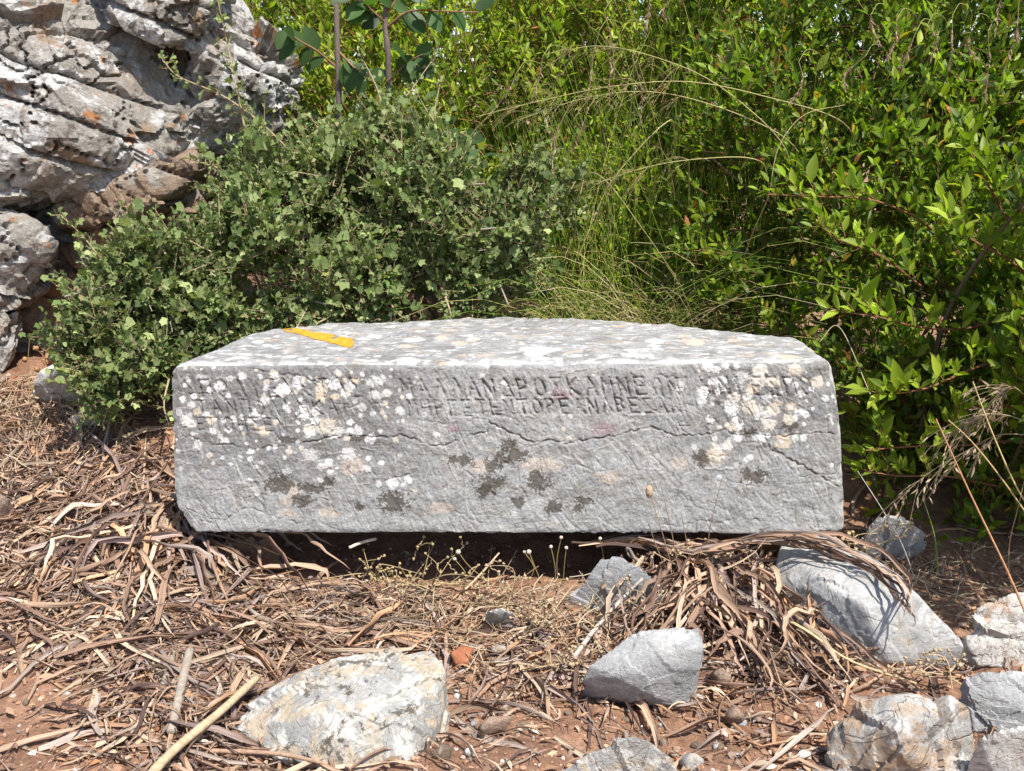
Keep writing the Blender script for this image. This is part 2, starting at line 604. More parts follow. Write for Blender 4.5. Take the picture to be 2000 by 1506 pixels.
    def spot(x, y, rx, ry, col, amt, hgt=0.0, rag=1.0):
        nonlocal h
        m = 2.2 * max(rx, ry)
        j = (np.abs(UU[0] - x) < m).nonzero()[0]; i = (np.abs(VV[:, 0] - y) < m).nonzero()[0]
        if len(i) == 0 or len(j) == 0: return
        sl = (slice(i[0], i[-1] + 1), slice(j[0], j[-1] + 1))
        d = np.hypot((UU[sl] - x) / rx, (VV[sl] - y) / ry) + rag * wob[sl]
        mk_ = amt * sstep(1.04, 0.93, d)
        C[sl] = C[sl] * (1 - mk_[..., None]) + mk_[..., None] * np.asarray(col) * (1 + 0.10 * c3[sl][..., None])
        h[sl] += hgt * mk_
    for x, y, a, b in [(690, 905, 26, 18), (575, 955, 16, 16), (560, 975, 14, 10), (940, 905, 20, 14), (1060, 905, 40, 16), (1400, 890, 26, 18), (1330, 905, 20, 12), (515, 836, 14, 8), (560, 1000, 18, 8), (1190, 930, 26, 12), (640, 1000, 22, 10), (860, 990, 24, 12)]:
        spot(x, y, a, b, (0.45, 0.37, 0.30), .5)
    for x, y, a, b in [(770, 980, 30, 20), (548, 942, 26, 18), (612, 950, 26, 12), (590, 975, 20, 12), (1050, 938, 24, 20), (960, 941, 22, 16), (945, 955, 16, 12), (1080, 991, 16, 13), (1013, 981, 13, 11), (1142, 976, 18, 10), (1130, 992, 12, 10), (1012, 884, 22, 16), (1000, 866, 16, 10), (905, 895, 24, 10), (965, 905, 18, 12), (1478, 928, 24, 16), (1375, 892, 22, 14), (1470, 845, 18, 8), (700, 852, 20, 6), (560, 852, 18, 6), (1395, 760, 10, 14), (1550, 830, 18, 8), (700, 990, 10, 7), (985, 890, 12, 10), (640, 935, 16, 8)]:
        spot(x, y, a, b, (0.058, 0.048, 0.036), .82, -.0006, 2.1)
    for x, y, a, b in [(1185, 836, 24, 12), (1095, 765, 13, 15), (890, 830, 16, 9), (1110, 770, 18, 5)]:
        spot(x, y, a, b, (0.26, 0.15, 0.17), .45, 0, 1.5)
    white = [(372,742,5),(414,757,6),(432,752,9),(555,756,12),(525,753,6),(538,768,4.5),(520,776,9),(564,789,5),(570,781,3),(588,742,11),(610,737,5),(660,748,11),(690,752,11),(736,742,12),(752,738,9),(740,768,10),(762,764,8),(712,791,9),(787,798,8),(600,800,13),(621,800,10),(620,816,8),(665,838,13),(652,844,9),(700,837,11),(689,819,6),(585,835,4.5),(605,841,4.5),(503,806,9.5),(475,811,6),(492,818,6),(405,804,7),(377,786,8),(359,775,6),(400,775,6),(367,815,10),(352,800,6),(383,845,7),(388,865,8),(447,836,7),(418,837,7),(482,863,3.5),(468,889,4.5),(540,867,5),(491,878,6),(607,882,14),(684,883,13),(630,907,8),(647,917,6),(502,908,4.5),(562,917,8),(719,914,7.5),(625,933,6),(487,936,5),(500,963,5),(740,943,6),(766,940,11),(798,936,8),(788,945,5),(728,853,10),(450,905,4),(455,735,7),(478,728,7),(545,735,6),(1395,715,11),(1410,722,9),(1430,714,8),(1452,714,6),(1460,737,13),(1455,755,7),(1405,752,12),(1385,765,11),(1378,782,9),(1420,745,10),(1412,765,8),(1553,742,6),(1575,768,8),(1470,775,9),(1510,778,9),(1440,800,13),(1490,805,12),(1508,808,7),(1565,802,5),(1577,804,7),(1562,815,6),(1630,813,8),(1452,830,10),(1395,818,8),(1447,855,8),(1490,855,11),(1415,873,8),(1360,873,6),(1470,892,5),(1462,897,4.5),(1408,931,5),(1338,755,8),(1340,748,5),(950,730,5),(1430,790,6),(1600,760,5)]
    for x, y, r_ in white:
        spot(x, y, r_ * 1.08, r_ * rng.uniform(.9, 1.1), rng.choice([0.50, 0.58, 0.44]) * np.array([1, .985, .96]), .82, .0011, 1.5)
    cream = [(635,753,11),(633,767,11),(680,762,9),(643,828,16),(388,799,7),(1495,742,15),(1525,745,12),(1480,760,10),(1445,777,10),(1475,795,15),(1555,795,10),(1510,827,12),(1435,832,9),(1535,862,15),(1428,870,9),(1400,887,12),(520,838,10),(610,835,12),(415,815,9),(700,740,7),(1500,722,14),(1570,722,14),(1530,785,8),(372,822,10),(1550,818,10),(660,770,7),(540,725,8)]
    for k, (x, y, r_) in enumerate(cream):
        spot(x, y, r_ * 1.15, r_, [(0.52, 0.46, 0.38), (0.50, 0.41, 0.31), (0.56, 0.52, 0.46)][k % 3], .75, .0008, 1.2)
    for k in range(520):
        x = rng.uniform(U0, U1); y = V0 + (V1 - V0) * rng.beta(1.3, 2.0)
        if not (film[int((y - V0) / (V1 - V0) * (NV - 1)), int((x - U0) / (U1 - U0) * (NU - 1))] > .35 or rng.random() < .12): continue
        r_ = rng.gamma(2.2, 1.15) + 1.2
        spot(x, y, r_ * 1.1, r_, [(0.62, 0.61, 0.59), (0.50, 0.44, 0.37), (0.45, 0.45, 0.44), (0.12, 0.10, 0.085)][rng.integers(0, 4)], .75, .0006, .8)

    # ---- solid: unit cube (s: left-right, v: top-bottom, r: front-back)
    YT, YB = 2.085, 2.035
    TLc, TRc = P(333, 712, YT), P(1634, 705, YT)
    BLc, BRc = P(340, 1045, YB), P(1652, 1045, YB)
    rng2 = np.random.default_rng(3)

    def solid(s, v, r):
        s = np.asarray(s, float); v = np.asarray(v, float); r = np.asarray(r, float)
        top = TLc + (TRc - TLc) * s[:, None]; bt = BLc + (BRc - BLc) * s[:, None]
        p = top + (bt - top) * v[:, None]
        # outline of the two ends
        lx = np.interp(v, [0, .06, .3, .75, .84, .90, .95, 1], [.004, 0, -.001, .001, .007, .022, .032, .040])
        rx = np.interp(v, [0, .1, .22, .4, .75, .96, 1], [-.007, -.005, -.001, .002, .002, -.001, -.006])
        p[:, 0] += lx * np.clip(1 - s * 8, 0, 1) + rx * np.clip(1 - (1 - s) * 8, 0, 1)
        # plan: narrower at the back, right rear corner broken off
        back = np.interp(s, [0, .05, .2, .5, .7, .84, .93, 1], [2.43, 2.51, 2.575, 2.635, 2.575, 2.455, 2.395, 2.35])
        yb = back - 0.05 * v
        xback = p[:, 0] + (1 - s) ** 2 * 0.085 - s ** 4 * 0.0
        p[:, 0] = p[:, 0] + (xback - p[:, 0]) * r
        p[:, 1] = p[:, 1] + (yb - p[:, 1]) * r
        p[:, 2] += -0.006 * r * (1 - v)
        # chamfers and chipped arrises
        dv = np.minimum(v, 1 - v) * .39; ds = np.minimum(s, 1 - s) * 1.41; dr = np.minimum(r, 1 - r) * .45
        n1 = fbm(p * 9, 3, 50); n2 = fbm(p * 34, 3, 55)
        def inward(a, b, rad):
            e = np.clip(1 - np.hypot(np.maximum(a, 0), np.maximum(b, 0)) / rad, 0, 1)
            return e * e
        rad = 0.016 + 0.010 * n1
        k = inward(dv, dr, np.maximum(rad, .004)) * (0.004 + 0.005 * np.maximum(0, n2))
        k2 = inward(dv, ds, np.maximum(rad * 1.6, .006)) * (0.004 + 0.008 * np.maximum(0, n2))
        k3 = inward(ds, dr, np.maximum(rad * 1.6, .006)) * (0.002 + 0.005 * np.maximum(0, n2))
        c = np.array([0, 2.3, .29])
        sv = np.sign(.5 - v); ss = np.sign(s - .5); sr = np.sign(r - .5)
        p[:, 2] -= sv * (k + k2)
        p[:, 1] -= sr * (k * .8 + k3)
        p[:, 0] -= ss * (k2 + k3)
        p += (0.004 * fbm(p * 5, 2, 60))[:, None] * np.array([.3, 1, .5])
        # ragged breaks along the back and the two ends
        brk = np.clip(1 - dr * 14, 0, 1) * (r > .5) + 0.15 * np.clip(1 - ds * 16, 0, 1)
        p[:, 1] -= brk * (0.013 * ridged(p * 13, 3, 63) * (r > .5))
        p[:, 2] -= brk * 0.004 * np.maximum(0, ridged(p * 15, 3, 66)) * (v < .5)
        # upper right corner: chamfered bruise
        ch = sstep(.955, 1.0, s + .02 * n1) * sstep(.30, .0, v) * (1 - r)
        p[:, 1] += 0.022 * ch * (1 - np.minimum(1, r * 8))
        # notch in the front upper arris
        nt_ = np.exp(-((s - .592) / .012) ** 2) * np.clip(1 - v * 22, 0, 1) * np.clip(1 - r * 16, 0, 1)
        p[:, 1] += .018 * nt_; p[:, 2] -= .012 * nt_ * np.clip(1 - v * 40, 0, 1)
        nt3 = np.exp(-((s - .477) / .004) ** 2) * np.clip(1 - v * 16, 0, 1) * np.clip(1 - r * 16, 0, 1)
        p[:, 2] -= .008 * nt3; p[:, 1] += .006 * nt3
        return p

    base = empty("inscribed_block", (0, 2.3, 0.1), "long grey marble block with worn carved Greek letters and lichen", "stone block")
    m_block = vcol_mat("weathered_marble", 0.86, 230, 0.26, 0.35, 0.004)
    # front
    s, v = np.meshgrid(np.linspace(0, 1, NU), np.linspace(0, 1, NV))
    pf = solid(s.ravel(), v.ravel(), 0 * s.ravel())
    edge = np.clip(np.minimum(np.minimum(s, 1 - s) * 60, np.minimum(v * 1.2, (1 - v)) * 26), 0, 1)
    nf = np.array([0, -1.0, 0.12]); nf /= np.linalg.norm(nf)
    pf = pf + (h * edge).ravel()[:, None] * nf
    part("front_face", pf, gridF(NU, NV)[:, ::-1], m_block, base, C.reshape(-1, 3))
    # top
    NR = 116
    s, r = np.meshgrid(np.linspace(0, 1, NU // 2), np.linspace(0, 1, NR))
    pt = solid(s.ravel(), 0 * s.ravel(), r.ravel())
    q = pt.copy()
    er = np.clip(np.minimum(np.minimum(s, 1 - s) * 40, np.minimum(r * 14, (1 - r) * 20)), 0, 1).ravel()
    flow = q * np.array([11, 20, 1])
    pt[:, 2] += er * (0.0035 * fbm(q * 8, 3, 70) + 0.0028 * ridged(flow, 4, 72))
    n1 = fbm(q * 6, 4, 80); n2 = fbm(q * 22, 4, 83); n3 = fbm(q * np.array([30, 42, 30]), 4, 86)
    lum = 0.255 + .04 * n1 + .06 * n2
    Ct = lum[:, None] * np.array([1, .985, .96])
    def bl(mask, col):
        nonlocal Ct
        mask = np.clip(mask, 0, 1)[:, None]
        Ct = Ct * (1 - mask) + mask * np.asarray(col)
    bl(.55 * sstep(.30, .46, n3), (0.13, 0.115, 0.105))
    bl(.7 * sstep(.42, .6, fbm(q * np.array([18, 30, 18]), 4, 90, .6)), (0.40, 0.32, 0.25))
    bl(.75 * sstep(.22, .38, fbm(q * np.array([22, 50, 20]), 4, 95, .68) + .26 * np.exp(-r.ravel() / .12) - .13), (0.50, 0.495, 0.485))
    bl(.45 * sstep(.15, .45, fbm(q * np.array([30, 70, 26]), 4, 97, .7)), (0.17, 0.155, 0.14))
    bl(.75 * np.exp(-(r.ravel() / .030) ** 2) * sstep(-.5, .35, n1 + .6 * n2), (0.54, 0.535, 0.52))
    for k in range(80):
        cx, cy, rr = rng.uniform(-.68, .68), rng.uniform(2.09, 2.55), rng.gamma(2, .0045) + .004
        d = np.hypot(q[:, 0] - cx, q[:, 1] - cy) / rr + .45 * n2 + .25 * n3
        bl(.7 * sstep(1.05, .9, d), (0.50, 0.495, 0.48) if k % 4 else (0.50, 0.40, 0.31))
    part("top_face", pt, gridF(NU // 2, NR), m_block, base, Ct)
    # yellow paint dash on the top, lying on the stone's relief
    qx, qy, _ = proj(pt)
    ax, ay, bx_, by_ = 552.0, 642.0, 690.0, 672.0
    t = ((qx - ax) * (bx_ - ax) + (qy - ay) * (by_ - ay)) / ((bx_ - ax) ** 2 + (by_ - ay) ** 2)
    d = np.abs((qx - ax) * (by_ - ay) - (qy - ay) * (bx_ - ax)) / math.hypot(bx_ - ax, by_ - ay)
    inside = (t > -.02 + .05 * n2) & (t < 1.0 + .04 * n2) & (d < (4.5 + 5.5 * np.clip(t, 0, 1) ** .7) * (1 + .25 * n2) * (1 + .25 * n3)) & (n3 + .25 * n2 < .85)
    F = gridF(NU // 2, NR)
    F = F[inside[F].all(1)]
    used = np.unique(F); remap = np.full(len(pt), -1); remap[used] = np.arange(len(used))
    pm, pn, pb = newmat("worn_yellow_paint", 0.7)
    pn.links.new(ramp(pn, noise_node(pn, geo_pos(pn), 90, 5, .7), [(.3, (0.36, 0.175, 0.025)), (.5, (0.50, 0.265, 0.02)), (.7, (0.56, 0.33, 0.05))]), pb.inputs["Base Color"])
    po = part("paint_mark", pt[used] + np.array([0, 0, .0012]), remap[F], pm, base)
    po["label"] = "short ochre yellow paint dash on the block's top"
    # ends, back and underside
    for nm, sval in (("left_end", 0.0), ("right_end", 1.0)):
        r, v = np.meshgrid(np.linspace(0, 1, 60), np.linspace(0, 1, NV // 2))
        p = solid(np.full(r.size, sval), v.ravel(), r.ravel())
        er = np.clip(np.minimum(np.minimum(r, 1 - r) * 14, np.minimum(v, 1 - v) * 18), 0, 1).ravel()
        sg = 1 if sval else -1
        p[:, 0] += sg * er * (0.003 * ridged(p * 16, 4, 100) - .002)
        l = .36 + .08 * fbm(p * 18, 4, 101)
        F = gridF(60, NV // 2)
        part(nm, p, F[:, ::-1] if sg > 0 else F, m_block, base, l[:, None] * np.array([1, .97, .93]))
    s, v = np.meshgrid(np.linspace(0, 1, 120), np.linspace(0, 1, 40))
    p = solid(s.ravel(), v.ravel(), np.ones(s.size))
    part("rear_face", p, gridF(120, 40), m_block, base, np.full((s.size, 3), .3))
    s, r = np.meshgrid(np.linspace(0, 1, NU // 2), np.linspace(0, 1, 8))
    p = solid(s.ravel(), np.ones(s.size), r.ravel())
    part("underside", p, gridF(NU // 2, 8)[:, ::-1], m_block, base, np.full((s.size, 3), .28))
    return solid


build_block()

# ------------------------------------------------------------------ stones
_ico = {}


def ico(sub):
    if sub not in _ico:
        bm = bmesh.new()
        bmesh.ops.create_icosphere(bm, subdivisions=sub, radius=1.0)
        bm.verts.ensure_lookup_table()
        me = bpy.data.meshes.new("ico"); bm.to_mesh(me); bm.free()
        V = np.zeros(len(me.vertices) * 3, np.float32); me.vertices.foreach_get("co", V); V = V.reshape(-1, 3).astype(float)
        F = np.zeros(len(me.loops), np.int32); me.loops.foreach_get("vertex_index", F); F = F.reshape(-1, 3)
        bpy.data.meshes.remove(me)
        _ico[sub] = (nrm(V), F)
    return _ico[sub]


def star(pts, sub=6, sharp=26.0, center=None):
    """rounded convex body through the given points, as a dense mesh: (V, F, outward directions)"""
    pts = np.asarray(pts, float)
    bm = bmesh.new()
    for p in pts: bm.verts.new(p)
    bmesh.ops.convex_hull(bm, input=bm.verts)
    bm.normal_update()
    N, Q = [], []
    for f in bm.faces:
        n = np.array(f.normal[:])
        if np.linalg.norm(n) < .5 or f.calc_area() < 1e-7: continue
        if any(np.dot(n, m) > .995 for m in N): continue
        N.append(n); Q.append(np.array(f.verts[0].co[:]))
    bm.free()
    N = np.array(N); Q = np.array(Q)
    c = pts.mean(0) if center is None else np.asarray(center)
    d = np.einsum('ij,ij->i', N, Q - c)
    sg = np.sign(d); sg[sg == 0] = 1
    N = N * sg[:, None]; d = np.maximum(np.abs(d), 1e-4)
    D, F = ico(sub)
    inv = np.maximum(D @ N.T, 0) / d
    r = (inv ** sharp).sum(1) ** (-1 / sharp)
    return c + D * r[:, None], F, D


def facets(V, D, n, amp, seed, warp=.02):
    """break a surface into flat chips: every cell of a random 3-D cell pattern is tilted its own way"""
    ra = np.random.default_rng(seed)
    lo, hi = V.min(0), V.max(0)
    S_ = V[ra.choice(len(V), n)] + ra.normal(0, .03, (n, 3)) * np.ptp(V, axis=0)
    cell = (np.prod(np.maximum(hi - lo, .02)) / n) ** (1 / 3) * 1.3
    q = V + warp * xyz(fbm(V * 14, 2, seed), fbm(V * 14, 2, seed + 1), fbm(V * 14, 2, seed + 2))
    best = np.zeros(len(V), int)
    for c in range(0, len(V), 20000):
        d = ((q[c:c + 20000, None] - S_[None]) ** 2).sum(-1)
        best[c:c + 20000] = d.argmin(1)
    N_ = rvec0(ra, n); off = ra.normal(0, .35, n)
    h = ((V - S_[best]) * N_[best]).sum(1) / cell + off[best]
    return V + D * (amp * np.clip(h, -1.2, 1.2))[:, None]


def rvec0(ra, n):
    v = ra.normal(size=(n, 3))
    return v / np.linalg.norm(v, axis=1)[:, None]


def rough(V, D, amp, scale, seed, strata=None):
    size = np.ptp(V, axis=0).max()
    p = V * scale
    n = amp * (0.9 * ridged(p * 5, 4, seed, .55) - .6) + amp * 0.8 * fbm(p * 3, 3, seed + 7)
    n = n + amp * .35 * ridged(p * 16, 3, seed + 13)
    out = V + D * n[:, None]
    if strata is not None:
        ax, per, am = strata
        ax = nrm(np.asarray(ax, float))
        t = (V @ ax) / per + .35 * fbm(V * 7, 3, seed + 20)
        saw = np.abs((t % 1.0) - .5) * 2
        gate = sstep(-.2, .3, fbm(V * 4, 2, seed + 25))
        out = out + D * (am * gate * (saw ** 3) * -1)[:, None]
    return out


GREYW = ((0.40, 0.395, 0.385), (0.60, 0.585, 0.56), (0.44, 0.345, 0.25), (0.12, 0.10, 0.085))
M_ST = {
    'white': stone_mat("white_marble_stone", (0.396, 0.387, 0.370), (0.568, 0.555, 0.525), (0.396, 0.292, 0.198), (0.120, 0.095, 0.077), 1.0, .55, .35, .55, .5),
    'cream': stone_mat("cream_lichened_stone", (0.325, 0.318, 0.300), (0.520, 0.500, 0.460), (0.430, 0.345, 0.245), (0.075, 0.062, 0.050), 1.1, .72, .62, .52, .5),
    'grey': stone_mat("blue_grey_stone", (0.300, 0.300, 0.296), (0.420, 0.415, 0.405), (0.327, 0.292, 0.241), (0.120, 0.112, 0.107), .8, .12, .15, .25, .35, .6),
    'pale': stone_mat("pale_grey_stone", (0.344, 0.340, 0.327), (0.447, 0.439, 0.421), (0.396, 0.327, 0.249), (0.138, 0.112, 0.095), .7, .42, .1, .3, .5, .5),
    'striated': stone_mat("white_striated_stone", (0.464, 0.439, 0.404), (0.568, 0.542, 0.499), (0.378, 0.258, 0.181), (0.172, 0.129, 0.103), 1.2, .6, .2, .5, .6),
    'brown': stone_mat("brown_stone", (0.189, 0.142, 0.103), (0.275, 0.224, 0.172), (0.258, 0.155, 0.095), (0.077, 0.056, 0.043), 2.0, .4, .3, .3, .3),
    'boulder': stone_mat("brown_crusted_marble", (0.40, 0.385, 0.36), (0.60, 0.585, 0.555), (0.38, 0.265, 0.17), (0.11, 0.085, 0.07), .8, .78, .45, .5, .6, .9),
    'rust': stone_mat("terracotta", (0.344, 0.129, 0.065), (0.396, 0.189, 0.112), (0.361, 0.146, 0.077), (0.215, 0.077, 0.043), 2.0, .3, .1, .2, .1, .4),
    'dust': stone_mat("dusty_pink_stone", (0.310, 0.219, 0.163), (0.396, 0.310, 0.241), (0.344, 0.206, 0.129), (0.138, 0.095, 0.069), 2.0, .4, .2, .3, .3),
}


def stone(spec, mat, label, sub=6, amp=.006, sharp=26, seed=1, name="stone", deep=-.07, strata=None, group=None, scale=1.0, col=None, smooth=True, onground=False):
    zo = float(G(spec[-1][0], spec[-1][1])[2]) if onground else 0.0
    pts = [PZ(np.array(float(a)), np.array(float(b)), c + zo) for a, b, c in spec]
    pts = [p for p in pts]
    low = [np.array([p[0] * .97 + .03 * np.mean([q[0] for q in pts]), p[1] + .07, deep + zo]) for p in pts]
    V, F, D = star(pts + low, sub, sharp * 2.6)
    V = facets(V, D, 14, amp * 2.0, seed + 1, .006)
    V = facets(V, D, 90, amp * .7, seed + 2, .005)
    V = rough(V, D, amp * .42, scale, seed, strata)
    return solo(name, V, F, M_ST[mat], label, "stone", group, smooth=sub < 5)


stone([(440, 1425, .02), (470, 1450, .01), (600, 1500, .0), (780, 1560, -.03), (850, 1450, .02), (868, 1380, .05), (880, 1300, .09), (846, 1252, .105), (720, 1272, .105), (600, 1308, .085), (480, 1372, .045), (700, 1400, .075), (800, 1420, .065)],
      'cream', "big cream and grey stone half buried beside the pale cane", 6, .0065, 14, 11)
stone([(1238, 1236, .135), (1368, 1222, .14), (1374, 1262, .125), (1150, 1300, .085), (1200, 1322, .07), (1362, 1306, .085), (1138, 1330, .05), (1160, 1352, .02), (1240, 1372, .0), (1345, 1380, .0), (1366, 1345, .02)],
      'grey', "smooth blue grey angular stone in the middle of the foreground", 6, .0035, 30, 17, deep=-.03)
stone([(1175, 1085, .13), (1215, 1088, .132), (1258, 1106, .12), (1300, 1150, .08), (1296, 1195, .02), (1200, 1195, .01), (1105, 1180, .01), (1148, 1125, .085)],
      'grey', "small light grey stone just below the block's lower edge", 6, .004, 26, 23)
stone([(1520, 1066, .125), (1640, 1054, .145), (1705, 1088, .145), (1800, 1164, .125), (1898, 1262, .045), (1885, 1306, -.01), (1740, 1300, .0), (1600, 1230, .02), (1500, 1140, .07), (1560, 1040, .11), (1690, 1185, .105), (1600, 1130, .12)],
      'pale', "large pale grey slab propping up the block's right end", 6, .0055, 22, 29)
stone([(1886, 1240, .05), (1905, 1200, .09), (1945, 1172, .12), (2010, 1148, .14), (2090, 1150, .14), (2090, 1310, .0), (1905, 1304, .0), (1890, 1270, .03)],
      'striated', "white striated stone cut by the right edge of the picture", 6, .006, 20, 31, strata=((.15, .3, 1), .035, .008))
stone([(1893, 1322, .085), (1950, 1305, .105), (2090, 1308, .11), (2090, 1424, .04), (1905, 1426, .0), (1889, 1352, .06)],
      'grey', "rough grey stone stacked below the white striated stone", 6, .008, 22, 37)
stone([(1618, 1402, .09), (1690, 1356, .135), (1722, 1366, .13), (1742, 1343, .155), (1800, 1338, .16), (1830, 1366, .155), (1894, 1376, .14), (1904, 1480, .05), (1912, 1570, -.03), (1640, 1570, -.03), (1608, 1480, .03), (1750, 1420, .14)],
      'boulder', "blocky white and brown marble boulder at the lower right", 6, .0095, 24, 41)
stone([(1913, 1440, .125), (2000, 1424, .135), (2090, 1430, .135), (2090, 1570, .0), (1965, 1570, .0), (1940, 1490, .07)],
      'white', "white stone filling the lower right corner of the picture", 6, .005, 22, 43)
stone([(1070, 1520, .01), (1150, 1462, .075), (1212, 1440, .095), (1270, 1450, .09), (1312, 1490, .055), (1330, 1570, -.02), (1060, 1570, -.02)],
      'cream', "rounded cream stone cut by the bottom edge of the picture", 6, .005, 14, 47)
stone([(1692, 1035, .10), (1715, 1006, .14), (1765, 1010, .14), (1810, 1044, .08), (1800, 1080, .0), (1700, 1076, .0)],
      'grey', "dull grey stone in the shade right of the block", 6, .005, 18, 53)
stone([(1560, 1506, .03), (1600, 1494, .05), (1660, 1500, .04), (1660, 1570, -.03), (1550, 1570, -.03)],
      'pale', "small grey stone at the bottom edge left of the marble boulder", 5, .004, 20, 57)
stone([(478, 1216, .03), (505, 1200, .05), (538, 1212, .045), (545, 1246, .0), (490, 1248, .0)],
      'dust', "rounded mauve grey stone lying in the strap leaf litter", 5, .003, 12, 59, deep=-.02)
stone([(430, 1062, .08), (470, 1050, .10), (530, 1052, .10), (542, 1080, .06), (500, 1096, .03), (440, 1088, .04)],
      'brown', "dark brown stone wedged under the block's left end", 5, .004, 20, 61, deep=-.02)
stone([(400, 1085, .05), (430, 1070, .08), (468, 1082, .05), (462, 1120, .0), (405, 1122, .0)],
      'brown', "cracked brown clod under the block beside the wedged stone", 5, .004, 20, 62, deep=-.02)
stone([(66, 756, .06), (80, 728, .10), (108, 716, .11), (140, 742, .08), (148, 782, .01), (80, 788, .0)],
      'white', "white angular stone at the foot of the rock outcrop", 6, .006, 20, 63, deep=-.05, onground=True)
stone([(140, 812, .04), (165, 795, .06), (195, 806, .04), (200, 832, .0), (146, 836, .0)],
      'white', "small white stone under the left shrub's lowest twigs", 5, .005, 18, 67, deep=-.05, onground=True)
stone([(-60, 975, .10), (-10, 955, .13), (18, 975, .12), (26, 1028, .03), (-40, 1040, .02)],
      'dust', "pale pinkish stone at the left edge beside the litter", 5, .004, 18, 71, deep=-.03)
stone([(878, 1276, .03), (900, 1262, .035), (926, 1266, .035), (912, 1300, .012), (890, 1306, .005)],
      'rust', "orange terracotta sherd beside the big cream stone", 4, .001, 30, 73, "pottery_sherd", -.004)
stone([(938, 1418, .03), (955, 1398, .04), (1000, 1400, .03), (985, 1430, .0), (940, 1440, .0)],
      'dust', "squarish tan stone right of the big cream stone's corner", 4, .002, 20, 75, deep=-.02)
stone([(846, 1470, .03), (862, 1450, .04), (880, 1460, .035), (878, 1494, .0), (850, 1492, .0)],
      'brown', "dark brown upright pebble at the big cream stone's lower corner", 4, .002, 20, 77, deep=-.02)
stone([(958, 1268, .02), (975, 1262, .025), (990, 1266, .02), (980, 1284, .0), (965, 1280, .0)],
      'white', "small bright white chip right of the terracotta sherd", 4, .001, 20, 79, deep=-.01)
stone([(955, 1196, .05), (980, 1186, .06), (1008, 1200, .04), (1000, 1226, .0), (955, 1224, .0)],
      'pale', "small lichened grey stone in front of the block's middle", 5, .004, 16, 81, deep=-.02)
stone([(1395, 1310, .04), (1412, 1300, .05), (1432, 1316, .03), (1420, 1345, .0), (1398, 1342, .0)],
      'dust', "reddish pebble right of the blue grey stone", 4, .002, 16, 83, deep=-.02)
stone([(1420, 1400, .03), (1440, 1376, .045), (1456, 1396, .03), (1450, 1416, .0), (1424, 1418, .0)],
      'dust', "reddish wedge shaped pebble left of the marble boulder", 4, .002, 18, 85, deep=-.02)
stone([(1335, 1490, .02), (1352, 1470, .035), (1376, 1484, .02), (1372, 1512, .0), (1340, 1512, .0)],
      'striated', "round white pebble at the bottom right of the rounded cream stone", 4, .002, 10, 87, deep=-.02)


# ------------------------------------------------------------------ the limestone outcrop on the left
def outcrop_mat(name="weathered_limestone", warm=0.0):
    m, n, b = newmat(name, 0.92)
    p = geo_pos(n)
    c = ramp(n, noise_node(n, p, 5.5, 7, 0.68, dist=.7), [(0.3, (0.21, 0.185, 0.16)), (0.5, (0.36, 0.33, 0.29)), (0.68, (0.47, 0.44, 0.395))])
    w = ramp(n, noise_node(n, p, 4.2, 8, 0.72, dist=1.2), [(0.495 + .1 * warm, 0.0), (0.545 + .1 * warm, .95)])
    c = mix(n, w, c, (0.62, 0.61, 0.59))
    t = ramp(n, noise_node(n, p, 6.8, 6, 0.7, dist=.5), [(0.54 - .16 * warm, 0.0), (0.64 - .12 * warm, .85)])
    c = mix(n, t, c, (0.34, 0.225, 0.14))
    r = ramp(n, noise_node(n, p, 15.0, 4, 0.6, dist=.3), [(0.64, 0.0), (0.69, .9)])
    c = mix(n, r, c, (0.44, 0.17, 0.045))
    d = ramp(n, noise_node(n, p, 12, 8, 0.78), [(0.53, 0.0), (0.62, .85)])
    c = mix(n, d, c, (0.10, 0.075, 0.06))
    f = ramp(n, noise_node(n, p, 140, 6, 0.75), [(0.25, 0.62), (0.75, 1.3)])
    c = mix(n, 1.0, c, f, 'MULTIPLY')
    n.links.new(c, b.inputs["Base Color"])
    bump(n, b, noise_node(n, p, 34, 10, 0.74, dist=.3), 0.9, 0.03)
    return m


